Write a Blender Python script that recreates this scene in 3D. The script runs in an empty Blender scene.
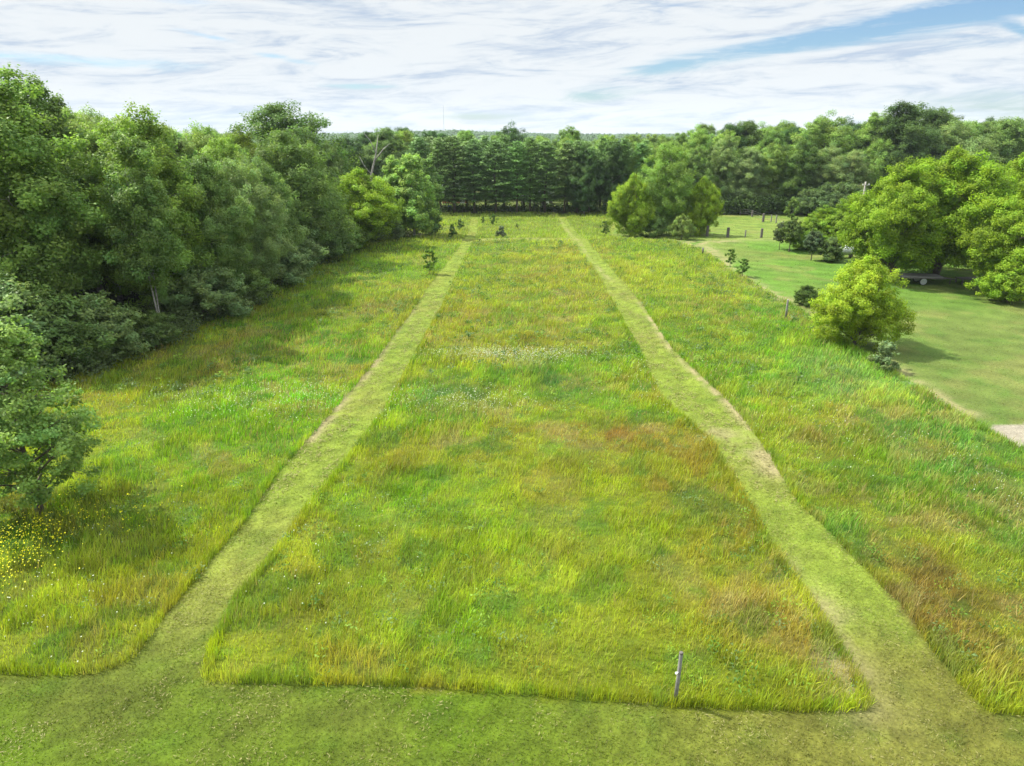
import bpy, math, random
import numpy as np
from mathutils import Vector, Matrix

random.seed(7)
rng = np.random.default_rng(7)
D = bpy.data
scene = bpy.context.scene
col = scene.collection
R = math.radians

# ------------------------------------------------------------------ survey: camera and ground points
CAM_H, PITCH, FPX = 14.0, R(20.2), 683.0
CP, SP = math.cos(PITCH), math.sin(PITCH)


def at(px, py, z=0.0):
    """ground position seen in direction (px, py) of the photograph"""
    v, u = (px - 512) / FPX, (383 - py) / FPX
    d = np.array([v, CP + u * SP, -SP + u * CP])
    t = (z - CAM_H) / d[2]
    return np.array([d[0] * t, d[1] * t])


def atpoly(pts):
    return np.array([at(*p) for p in pts])


def xat(px, y, z=5.0):
    """x of a thing at depth y seen at column px"""
    return (px - 512) / FPX * (y * CP + (CAM_H - z) * SP)


def srgb(r, g, b):
    c = np.array([r, g, b], float) / 255
    return np.where(c <= .04045, c / 12.92, ((c + .055) / 1.055) ** 2.4)


# ------------------------------------------------------------------ noise and masks
def vnoise(x, y, s, seed=0):
    x = np.asarray(x) / s + seed * 17.31
    y = np.asarray(y) / s - seed * 9.77
    xi, yi = np.floor(x), np.floor(y)
    fx, fy = x - xi, y - yi
    fx, fy = fx * fx * (3 - 2 * fx), fy * fy * (3 - 2 * fy)

    def h(a, b):
        v = np.sin(a * 127.1 + b * 311.7 + seed * 74.7) * 43758.5453
        return v - np.floor(v)
    return (h(xi, yi) * (1 - fx) + h(xi + 1, yi) * fx) * (1 - fy) + (h(xi, yi + 1) * (1 - fx) + h(xi + 1, yi + 1) * fx) * fy


def fbm(x, y, s, seed=0, o=4):
    a, t, r = .5, 0, 0
    for i in range(o):
        r = r + a * vnoise(x, y, s / 2 ** i, seed + i * 3.1)
        t += a
        a *= .55
    return r / t


def clumps(x, y, s, seed):
    """plant clumps: a random number per nearest clump centre"""
    x, y = np.asarray(x) / s, np.asarray(y) / s
    xi, yi = np.floor(x), np.floor(y)
    best, hid = np.full(x.shape, 9.), np.zeros(x.shape)

    def h(a, b, k):
        v = np.sin(a * 127.1 + b * 311.7 + (seed + k) * 74.7) * 43758.5453
        return v - np.floor(v)
    for i in (-1, 0, 1):
        for j in (-1, 0, 1):
            a, b = xi + i, yi + j
            d = (a + h(a, b, 1) - x) ** 2 + (b + h(a, b, 2) - y) ** 2
            m = d < best
            best = np.where(m, d, best)
            hid = np.where(m, h(a, b, 3), hid)
    return hid


def inside(poly, x, y):
    c = np.zeros(np.shape(x), bool)
    n = len(poly)
    for i in range(n):
        x1, y1 = poly[i]
        x2, y2 = poly[(i + 1) % n]
        if y1 == y2:
            continue
        k = ((y1 > y) != (y2 > y)) & (x < (x2 - x1) * (y - y1) / (y2 - y1) + x1)
        c ^= k
    return c


def linedist(line, x, y):
    d = np.full(np.shape(x), 1e9)
    for (x1, y1), (x2, y2) in zip(line[:-1], line[1:]):
        dx, dy = x2 - x1, y2 - y1
        t = np.clip(((x - x1) * dx + (y - y1) * dy) / (dx * dx + dy * dy), 0, 1)
        d = np.minimum(d, np.hypot(x - x1 - t * dx, y - y1 - t * dy))
    return d


def sstep(a, b, x):
    t = np.clip((x - a) / (b - a), 0, 1)
    return t * t * (3 - 2 * t)


def ground_z(x, y):
    r = np.hypot(x, y)
    k = np.clip((400 - r) / 200, 0, 1)
    swell = .30 * np.exp(-((y - 93.0) / 5.0) ** 2) - .25 * np.exp(-((y - 104) / 7.0) ** 2)
    return k * ((fbm(x, y, 14, 3) - .5) * .35 + swell)


# field layout: tall-grass blocks left uncut between the mown tracks
LP_L = [(110, 671), (135, 660), (156, 629), (184, 594), (240, 528), (278, 473), (334, 410), (373, 366), (412, 312), (437, 275), (459, 248), (463, 242), (469, 228), (471, 211)]
LP_R = [(201, 674), (211, 641), (230, 605), (254, 574), (281, 543), (305, 508), (334, 473), (381, 414), (417, 351), (444, 302), (455, 273), (470, 248), (474, 242), (477, 228), (478, 211)]
RP_L = [(873, 708), (857, 670), (836, 641), (819, 612), (799, 583), (778, 554), (746, 500), (708, 437), (662, 399), (639, 349), (612, 300), (593, 266), (573, 243), (569, 240), (562, 226), (557, 211)]
RP_R = [(990, 714), (962, 690), (927, 645), (898, 603), (848, 554), (795, 500), (757, 437), (726, 399), (671, 349), (639, 300), (609, 266), (588, 243), (584, 239), (572, 226), (562, 211)]
LAWN = [(1300, 600), (1180, 535), (1024, 452), (994, 434), (950, 409), (899, 376), (850, 345), (786, 301), (750, 280), (727, 266), (702, 249), (660, 241), (610, 236)]
P_LEFT = atpoly([(-500, 640), (-120, 668), (0, 674), (60, 677), (90, 675)] + LP_L + [(430, 210), (300, 210), (-300, 230)])
P_MID = atpoly([(207, 682), (260, 686), (398, 689), (520, 697), (600, 703), (675, 709), (766, 713), (865, 713)] + RP_L + LP_R[::-1])
P_RIGHT = atpoly([(1500, 725), (1024, 718)] + RP_R + [(640, 211), (612, 225)] + LAWN[::-1])
P_LAWN = atpoly(LAWN + [(625, 211), (1100, 208), (1500, 250), (1500, 560)])
P_SAND = atpoly([(990, 428), (1010, 425), (1040, 424), (1090, 436), (1090, 486), (1045, 464), (1012, 443)])
CROSSCUT = atpoly([(462, 242), (520, 240), (572, 241)])
TAN = [(atpoly([(310, 440), (334, 411), (350, 394), (373, 367), (396, 334), (414, 310)]), .26, 1.2),
       (atpoly([(640, 303), (671, 350), (700, 378), (726, 401), (748, 428)]), .26, 1.2),
       (atpoly([(718, 432), (760, 446), (775, 470)]), .9, 1.0),
       (atpoly([(555, 213), (590, 258), (612, 283)]), .3, .5),
       (atpoly([(872, 700), (820, 615), (790, 575)]), .9, .75),
       (atpoly([(706, 252), (727, 269), (752, 285), (782, 302)]) + np.array([.7, .7]), .8, .75),
       (atpoly([(688, 243), (712, 249), (728, 262)]), 1.2, .8),
       (atpoly([(690, 246), (740, 242), (790, 241), (860, 243)]), 1.3, .75),
       (atpoly([(880, 360), (905, 380), (935, 400), (966, 417)]) + np.array([.5, .5]), .6, .7),
       (atpoly([(740, 275), (775, 295), (830, 318)]), 1.1, .30)]


def patch(px, py, rx, ry, c, k):
    p, e = at(px, py), at(px + rx, py)
    a, b = at(px, py - ry), at(px, py + ry)
    return p[0], p[1], abs(e[0] - p[0]), abs(a[1] - b[1]) / 2, srgb(*c), k


PATCHES = [patch(*a) for a in [
    (550, 376, 36, 11, (52, 128, 64), .98), (470, 392, 65, 20, (112, 148, 58), .6), (430, 385, 32, 10, (105, 150, 80), .5),
    (515, 357, 70, 5, (186, 200, 120), .55), (480, 405, 40, 8, (150, 160, 110), .4),
    (620, 440, 110, 22, (172, 138, 58), .9), (690, 490, 60, 45, (164, 146, 54), .7), (430, 455, 90, 26, (158, 138, 40), .5),
    (650, 562, 34, 15, (74, 140, 58), .85), (745, 590, 60, 50, (168, 148, 64), .8), (800, 660, 60, 50, (160, 150, 62), .6), (690, 620, 80, 35, (158, 148, 52), .4),
    (955, 610, 90, 60, (144, 124, 56), .95), (850, 470, 60, 40, (130, 140, 42), .4), (880, 545, 40, 38, (104, 168, 62), .75),
    (850, 378, 60, 24, (136, 178, 104), .7), (945, 450, 75, 45, (96, 150, 70), .65), (1010, 540, 50, 50, (92, 130, 48), .6), (800, 420, 70, 25, (150, 158, 52), .4),
    (560, 268, 70, 20, (184, 164, 72), .6), (520, 300, 60, 8, (140, 165, 36), .5), (690, 320, 60, 22, (176, 165, 62), .45), (610, 320, 40, 30, (136, 178, 40), .5),
    (290, 400, 110, 16, (124, 196, 36), .9), (290, 440, 90, 20, (150, 186, 34), .5), (215, 372, 46, 12, (166, 156, 66), .6), (400, 300, 40, 22, (166, 170, 58), .5),
    (300, 320, 60, 30, (110, 156, 30), .5), (420, 600, 110, 50, (112, 168, 32), .65), (300, 600, 60, 40, (140, 160, 44), .5), (520, 540, 80, 30, (128, 172, 40), .5),
    (560, 660, 200, 26, (138, 158, 52), .5), (60, 620, 110, 40, (128, 136, 40), .6), (180, 520, 60, 60, (150, 168, 30), .5), (60, 500, 90, 30, (110, 128, 34), .5),
    (500, 228, 60, 8, (150, 172, 64), .6), (660, 245, 60, 8, (128, 176, 40), .6), (770, 300, 30, 20, (90, 160, 58), .7), (700, 270, 60, 10, (140, 180, 42), .5)]]


def dryness(x, y):
    return sstep(.52, .72, fbm(x, y, 7, 11))


def meadow_col(x, y):
    n1, n2, n3 = fbm(x, y, 11, 1), fbm(x, y, 3.2, 2), fbm(x, y, 22, 5)
    lime, green, olive, rust = srgb(170, 190, 42), srgb(126, 178, 36), srgb(172, 172, 56), srgb(180, 158, 70)
    k1 = sstep(.38, .66, n1)[..., None]
    c = lime * (1 - k1) + green * k1
    k2 = (sstep(.50, .68, fbm(x, y, 9, 21)) * .6)[..., None]
    c = c * (1 - k2) + olive * k2
    k3 = (sstep(.56, .72, fbm(x, y, 4.5, 31)) * .4)[..., None]
    c = c * (1 - k3) + rust * k3
    wx = x + (fbm(x, y, 3, 41) - .5) * 5
    wy = y + (fbm(x, y, 4, 42) - .5) * 7
    br = .58 + .42 * sstep(.34, .60, fbm(x, y, 1.5, 43))
    for cx, cy, rx, ry, pc, k in PATCHES:
        w = (k * np.exp(-(((wx - cx) / rx) ** 2 + ((wy - cy) / ry) ** 2) ** 1.4) * br)[..., None]
        c = c * (1 - w) + pc * w
    dry = .35 + .65 * sstep(.40, .66, fbm(x, y, 7, 11))
    for s, sd in ((.42, 5), (1.3, 9)):
        h = clumps(x + (fbm(x, y, .5, sd) - .5) * .5, y + (fbm(x, y, .5, sd + 1) - .5) * .5, s, sd)
        for lo, hi, pc, k in ((.82, .90, srgb(208, 198, 120), .40), (.72, .82, srgb(178, 154, 72), .34), (.0, .16, srgb(108, 160, 58), .40), (.16, .30, srgb(190, 206, 64), .40)):
            w = (((h > lo) & (h <= hi)) * k * (dry if lo > .5 else 1))[..., None]
            c = c * (1 - w) + pc * w
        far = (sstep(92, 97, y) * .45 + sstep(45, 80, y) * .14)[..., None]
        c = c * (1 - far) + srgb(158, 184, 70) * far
        c = c * (.86 + .28 * (h * 7.31 % 1))[..., None]
    return c * (.82 + .36 * n2 + .25 * (n3 - .5))[..., None]


def mown_col(x, y):
    n1, n2 = fbm(x, y, 5, 51), fbm(x, y, .9, 52)
    c = np.broadcast_to(srgb(160, 182, 68), np.shape(x) + (3,)).copy()
    near = sstep(18.5, 14.6, y)[..., None]                      # lusher front sward, with foreground cloud shade painted into its colour
    shaded_sward = srgb(116, 146, 32) * np.ones_like(c)
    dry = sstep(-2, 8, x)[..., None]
    shaded_sward = shaded_sward * (1 - dry * .75) + srgb(152, 148, 70) * dry * .75
    c = c * (1 - near) + shaded_sward * near
    k = (sstep(.45, .75, n1) * .45)[..., None]
    c = c * (1 - k) + srgb(176, 172, 88) * k * (1 - near * .5)
    k = (sstep(.5, .8, n2) * .45)[..., None]
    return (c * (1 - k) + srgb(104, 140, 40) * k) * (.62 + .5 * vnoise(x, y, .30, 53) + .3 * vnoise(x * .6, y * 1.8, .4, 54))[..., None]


def lawn_col(x, y):
    n1, n2 = fbm(x, y, 9, 61), fbm(x, y, 1.3, 62)
    a, b = srgb(128, 150, 70), srgb(122, 168, 60)
    k = sstep(50, 68, y)[..., None]
    c = a * (1 - k) + b * k
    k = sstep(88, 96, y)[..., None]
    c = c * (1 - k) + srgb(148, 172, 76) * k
    k = (sstep(.45, .7, n1) * .5)[..., None]
    c = c * (1 - k) + srgb(150, 150, 82) * k
    k = (sstep(.52, .66, fbm(x, y, 2.2, 64)) * .45)[..., None]
    c = c * (1 - k) + srgb(104, 146, 54) * k
    k = (sstep(.56, .70, fbm(x, y, 3.4, 65)) * .32)[..., None]
    c = c * (1 - k) + srgb(172, 164, 98) * k
    stripe = .5 + .5 * np.sin((x * .5 + y * .86) * 2 * np.pi / 2.6)
    return c * (.52 + .42 * n2 + .40 * fbm(x, y, .7, 63) + .16 * stripe)[..., None]


def ground_col(x, y):
    tall = tall_mask(x, y)
    lawn = inside(P_LAWN, x, y)
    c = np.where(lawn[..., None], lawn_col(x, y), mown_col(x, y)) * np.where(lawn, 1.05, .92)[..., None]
    c = np.where(tall[..., None], meadow_col(x, y) * .62, c)     # litter and old thatch, darkened so gaps between stems read as shade
    d = linedist(CROSSCUT, x, y)
    w = (.7 * np.exp(-(d / 1.5) ** 2))[..., None]
    c = c * (1 - w) + srgb(176, 178, 92) * w
    for line, wd, k in TAN:
        d = linedist(line, x, y)
        w = np.clip(k * np.exp(-(d / wd) ** 2) * sstep(.3, .55, fbm(x, y, .8, 71)) * (.35 + .65 * sstep(.36, .56, fbm(x, y, 3.2, 76))), 0, 1)[..., None]
        c = c * (1 - w) + srgb(204, 192, 138) * w
    s = inside(P_SAND, x + (fbm(x, y, .8, 72) - .5) * .8, y + (fbm(x, y, .8, 73) - .5) * .8)
    c = np.where(s[..., None], srgb(205, 196, 172) * (.55 + .8 * fbm(x, y, .35, 74))[..., None], c)
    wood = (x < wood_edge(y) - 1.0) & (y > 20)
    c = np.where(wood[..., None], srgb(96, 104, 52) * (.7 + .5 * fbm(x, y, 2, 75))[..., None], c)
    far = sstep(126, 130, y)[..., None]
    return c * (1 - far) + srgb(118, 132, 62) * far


EDGE_Y = np.array([0, 30, 37, 40, 55, 72, 88, 96, 101, 108, 130, 4000])
EDGE_X = np.array([-34, -29, -26.8, -25, -22, -22.4, -20.2, -16, -10.5, -16, -20, -20])


def wood_edge(y):
    return np.interp(y, EDGE_Y, EDGE_X)


def tall_mask(x, y, j=0.0):
    if j:
        x = x + (fbm(x, y, .9, 81) - .5) * j
        y = y + (fbm(x, y, .9, 82) - .5) * j
    t = inside(P_LEFT, x, y) | inside(P_MID, x, y) | inside(P_RIGHT, x, y)
    return t & (linedist(CROSSCUT, x, y) > 1.2)


ALB = .34     # reflectance of the sward relative to the sunlit tone measured in the survey

# ------------------------------------------------------------------ helpers: materials
def nodes_of(m):
    m.use_nodes = True
    nt = m.node_tree
    nt.nodes.clear()
    return nt, nt.nodes, nt.links


def mat_plain(name, rgb, rough=.7, noise=.25, scale=8., metallic=0., bump=.2, second=None):
    m = D.materials.new(name)
    nt, N, L = nodes_of(m)
    out = N.new('ShaderNodeOutputMaterial')
    b = N.new('ShaderNodeBsdfPrincipled')
    b.inputs['Roughness'].default_value = rough
    b.inputs['Metallic'].default_value = metallic
    tc = N.new('ShaderNodeTexCoord')
    nz = N.new('ShaderNodeTexNoise')
    nz.inputs['Scale'].default_value = scale
    nz.inputs['Detail'].default_value = 6
    L.new(tc.outputs['Object'], nz.inputs['Vector'])
    cr = N.new('ShaderNodeValToRGB')
    c = np.array(rgb)
    s = np.array(second) if second is not None else c * (1 + noise)
    cr.color_ramp.elements[0].position = .3
    cr.color_ramp.elements[1].position = .7
    cr.color_ramp.elements[0].color = (*(c * (1 - noise)), 1)
    cr.color_ramp.elements[1].color = (*s, 1)
    L.new(nz.outputs['Fac'], cr.inputs['Fac'])
    L.new(cr.outputs['Color'], b.inputs['Base Color'])
    bp = N.new('ShaderNodeBump')
    bp.inputs['Strength'].default_value = bump
    bp.inputs['Distance'].default_value = .02
    L.new(nz.outputs['Fac'], bp.inputs['Height'])
    L.new(bp.outputs['Normal'], b.inputs['Normal'])
    L.new(b.outputs['BSDF'], out.inputs['Surface'])
    return m


def mat_leafy(name, attr_colour, trans=.3, rough=.5, spec=.1, tint=(1.0, 1.12, .55)):
    """blade / leaf material: colour from the 'tone' attribute, times the object's own colour"""
    m = D.materials.new(name)
    nt, N, L = nodes_of(m)
    out = N.new('ShaderNodeOutputMaterial')
    at_ = N.new('ShaderNodeAttribute')
    at_.attribute_name = 'tone'
    src = at_.outputs['Color']
    if not attr_colour:
        oi = N.new('ShaderNodeObjectInfo')
        mx = N.new('ShaderNodeMix')
        mx.data_type = 'RGBA'
        mx.blend_type = 'MULTIPLY'
        mx.inputs[0].default_value = 1
        L.new(at_.outputs['Color'], mx.inputs[6])
        L.new(oi.outputs['Color'], mx.inputs[7])
        src = mx.outputs[2]
    b = N.new('ShaderNodeBsdfPrincipled')
    b.inputs['Roughness'].default_value = rough
    b.inputs['Specular IOR Level'].default_value = spec
    L.new(src, b.inputs['Base Color'])
    tr = N.new('ShaderNodeBsdfTranslucent')
    m2 = N.new('ShaderNodeMix')
    m2.data_type = 'RGBA'
    m2.blend_type = 'MULTIPLY'
    m2.inputs[0].default_value = 1
    m2.inputs[7].default_value = (*tint, 1)
    L.new(src, m2.inputs[6])
    L.new(m2.outputs[2], tr.inputs['Color'])
    ms = N.new('ShaderNodeMixShader')
    ms.inputs[0].default_value = trans
    L.new(b.outputs['BSDF'], ms.inputs[1])
    L.new(tr.outputs['BSDF'], ms.inputs[2])
    L.new(ms.outputs['Shader'], out.inputs['Surface'])
    return m


def mat_ground():
    m = D.materials.new('turf')
    nt, N, L = nodes_of(m)
    out = N.new('ShaderNodeOutputMaterial')
    b = N.new('ShaderNodeBsdfPrincipled')
    b.inputs['Roughness'].default_value = .9
    b.inputs['Specular IOR Level'].default_value = .1
    a = N.new('ShaderNodeAttribute')
    a.attribute_name = 'tone'
    tc = N.new('ShaderNodeTexCoord')
    n1 = N.new('ShaderNodeTexNoise')
    n1.inputs['Scale'].default_value = 9
    n1.inputs['Detail'].default_value = 8
    n1.inputs['Roughness'].default_value = .7
    L.new(tc.outputs['Object'], n1.inputs['Vector'])
    mr = N.new('ShaderNodeMapRange')
    mr.inputs['From Min'].default_value = .3
    mr.inputs['From Max'].default_value = .7
    mr.inputs['To Min'].default_value = .6
    mr.inputs['To Max'].default_value = 1.35
    L.new(n1.outputs['Fac'], mr.inputs['Value'])
    vm = N.new('ShaderNodeVectorMath')
    vm.operation = 'SCALE'
    L.new(a.outputs['Color'], vm.inputs[0])
    L.new(mr.outputs['Result'], vm.inputs['Scale'])
    L.new(vm.outputs[0], b.inputs['Base Color'])
    bp = N.new('ShaderNodeBump')
    bp.inputs['Strength'].default_value = .8
    bp.inputs['Distance'].default_value = .06
    L.new(n1.outputs['Fac'], bp.inputs['Height'])
    L.new(bp.outputs['Normal'], b.inputs['Normal'])
    L.new(b.outputs['BSDF'], out.inputs['Surface'])
    return m


M_LEAF = mat_leafy('leaf', False, .42)
M_NEEDLE = mat_leafy('needles', False, .12, .5, .3)
M_GRASS = mat_leafy('grass_blades', True, .42, .6, .25, (1.1, 1.08, .6))
M_FLOWER = mat_leafy('petals', True, .2, .6, .2, (1, 1, .9))
M_BARK = mat_plain('bark', (.10, .08, .06), .9, .35, 6)
M_PALEBARK = mat_plain('pale_bark', (.21, .20, .17), .8, .5, 5)
M_DEADWOOD = mat_plain('dead_wood', (.23, .215, .19), .85, .25, 6)
M_OLDWOOD = mat_plain('weathered_wood', (.17, .165, .15), .85, .3, 7)
M_DARKWOOD = mat_plain('dark_wood', (.09, .08, .07), .85, .3, 7)
M_METAL = mat_plain('galvanised', (.42, .44, .45), .45, .15, 12, .7, .05)
M_WIRE = mat_plain('wire', (.25, .25, .25), .5, .1, 12, .6, 0)
M_WHITE = mat_plain('white_paint', (.74, .74, .72), .45, .08, 3, 0, .03)
M_TANK = mat_plain('dull_white_paint', (.50, .51, .51), .5, .18, 3, 0, .03)
M_TYRE = mat_plain('rubber', (.03, .03, .03), .8, .2, 9)
M_RUST = mat_plain('dark_steel', (.10, .09, .085), .6, .3, 9, .3)
M_REDWALL = mat_plain('red_boards', (.24, .07, .045), .8, .2, 3)
M_GREYROOF = mat_plain('pale_roof', (.55, .57, .60), .6, .12, 3)
M_GLASS = mat_plain('dark_glass', (.04, .05, .06), .1, .1, 3, 0, 0)
M_BLUE = mat_plain('blue_plastic', (.16, .26, .42), .5, .1, 3, 0, .02)
M_GROUND = mat_ground()


# ------------------------------------------------------------------ helpers: meshes and objects
def mesh_np(name, verts, quads=None, tris=None, mat=None, tone=None, smooth=False):
    me = D.meshes.new(name)
    nq = 0 if quads is None else len(quads)
    ntr = 0 if tris is None else len(tris)
    loops = np.concatenate([np.asarray(quads, np.int32).ravel() if nq else np.zeros(0, np.int32),
                            np.asarray(tris, np.int32).ravel() if ntr else np.zeros(0, np.int32)])
    starts = np.concatenate([np.arange(nq) * 4, nq * 4 + np.arange(ntr) * 3]).astype(np.int32)
    me.vertices.add(len(verts))
    me.vertices.foreach_set('co', np.asarray(verts, np.float32).ravel())
    me.loops.add(len(loops))
    me.loops.foreach_set('vertex_index', loops)
    me.polygons.add(nq + ntr)
    me.polygons.foreach_set('loop_start', starts)
    if tone is not None:
        a = me.attributes.new('tone', 'FLOAT_COLOR', 'POINT')
        t = np.ones((len(verts), 4), np.float32)
        t[:, :3] = tone
        a.data.foreach_set('color', t.ravel())
    if mat:
        me.materials.append(mat)
    me.update(calc_edges=True)
    me.validate()
    me.polygons.foreach_set('use_smooth', np.full(nq + ntr, smooth, bool))
    return me


def link(name, me, parent=None):
    o = D.objects.new(name, me)
    col.objects.link(o)
    if parent:
        o.parent = parent
    return o


def tag(o, label=None, cat=None, group=None, kind=None):
    for k, v in (('label', label), ('category', cat), ('group', group), ('kind', kind)):
        if v:
            o[k] = v
    return o


def empty(name, loc=(0, 0, 0), rz=0):
    o = D.objects.new(name, None)
    o.empty_display_size = .3
    o.location = loc
    o.rotation_euler = (0, 0, rz)
    col.objects.link(o)
    return o


class MB:
    """collects boxes, tubes and lathed shapes into one mesh"""

    def __init__(s):
        s.v, s.f = [], []

    def add(s, vs, fs):
        n = len(s.v)
        s.v += [tuple(v) for v in vs]
        s.f += [tuple(i + n for i in f) for f in fs]

    def box(s, c, size, rot=None, bevel=.0):
        x, y, z = (q / 2 for q in size)
        b = min(bevel, x * .45, y * .45, z * .45)
        M = rot or Matrix.Identity(3)
        c = Vector(c)
        if b <= 0:
            vs = [c + M @ Vector((i * x, j * y, k * z)) for i in (-1, 1) for j in (-1, 1) for k in (-1, 1)]
            s.add(vs, [(0, 1, 3, 2), (4, 6, 7, 5), (0, 4, 5, 1), (2, 3, 7, 6), (0, 2, 6, 4), (1, 5, 7, 3)])
            return
        # chamfered in plan and at the top
        ring = [(-x + b, -y), (x - b, -y), (x, -y + b), (x, y - b), (x - b, y), (-x + b, y), (-x, y - b), (-x, -y + b)]
        lv = [(-z, 1.), (z - b, 1.), (z, 1 - b / max(x, y) if max(x, y) > 0 else 1)]
        vs = [c + M @ Vector((p[0] * k, p[1] * k, h)) for h, k in lv for p in ring]
        fs = [tuple(range(7, -1, -1)), tuple(range(16, 24))]
        for r in range(2):
            for i in range(8):
                j = (i + 1) % 8
                fs.append((r * 8 + i, r * 8 + j, r * 8 + 8 + j, r * 8 + 8 + i))
        s.add(vs, fs)

    def tube(s, pts, radii, n=6, cap=True):
        pts = [Vector(p) for p in pts]
        base = len(s.v)
        prev = None
        for i, p in enumerate(pts):
            t = (pts[min(i + 1, len(pts) - 1)] - pts[max(i - 1, 0)]).normalized()
            a = t.orthogonal().normalized() if prev is None else (prev - t * prev.dot(t)).normalized()
            prev = a
            b = t.cross(a)
            for k in range(n):
                w = 2 * math.pi * k / n
                s.v.append(tuple(p + (a * math.cos(w) + b * math.sin(w)) * radii[i]))
        for i in range(len(pts) - 1):
            for k in range(n):
                q = (k + 1) % n
                s.f.append((base + i * n + k, base + i * n + q, base + i * n + n + q, base + i * n + n + k))
        if cap:
            s.f.append(tuple(base + k for k in range(n))[::-1])
            s.f.append(tuple(base + (len(pts) - 1) * n + k for k in range(n)))

    def mesh(s, name, mat, smooth=False):
        me = D.meshes.new(name)
        me.from_pydata(s.v, [], s.f)
        me.materials.append(mat)
        me.update()
        me.polygons.foreach_set('use_smooth', np.full(len(me.polygons), smooth, bool))
        return me

    def build(s, name, mat, parent=None, smooth=False):
        return link(name, s.mesh(name, mat, smooth), parent)


# ------------------------------------------------------------------ trees
def leaf_quads(c, nrm, length, width, rg, spin=None):
    n = len(c)
    nrm = nrm / (np.linalg.norm(nrm, axis=1, keepdims=True) + 1e-9)
    r = rg.normal(size=(n, 3)) if spin is None else spin
    a = np.cross(nrm, r)
    a /= np.linalg.norm(a, axis=1, keepdims=True) + 1e-9
    b = np.cross(nrm, a)
    L = (length * rg.uniform(.65, 1.3, n))[:, None] * .5
    W = (width * rg.uniform(.7, 1.25, n))[:, None] * .5
    v = np.stack([c - a * L, c + b * W - a * L * .15, c + a * L, c - b * W - a * L * .15], 1).reshape(-1, 3)
    return v, np.arange(n * 4).reshape(n, 4)


PROFILES = {
    'dome': lambda t: np.sqrt(np.clip(1.0 - t ** 3.6, .05, 1)) * (.8 + .2 * np.sin(np.pi * t)),
    'oval': lambda t: np.sin(np.pi * (.14 + .80 * t)) ** .75,
    'round': lambda t: np.sqrt(np.clip(1 - (1.75 * t - .72) ** 2, .06, 1)),
    'slim': lambda t: (.55 + .6 * t) * np.sqrt(np.clip(1.02 - t ** 2.2, .03, 1)),
    'spread': lambda t: np.sqrt(np.clip(1.0 - t ** 2.4, .05, 1)) * (.78 + .3 * np.sin(np.pi * t)),
    'cone': lambda t: np.clip(1.0 - t * .88, .1, 1) * (.7 + .6 * np.sin(np.pi * min(t * 1.7 + .1, 1) * .5)),
    'bush': lambda t: np.sqrt(np.clip(1.0 - t ** 2, .05, 1)),
}
PROTO = {}


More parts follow.
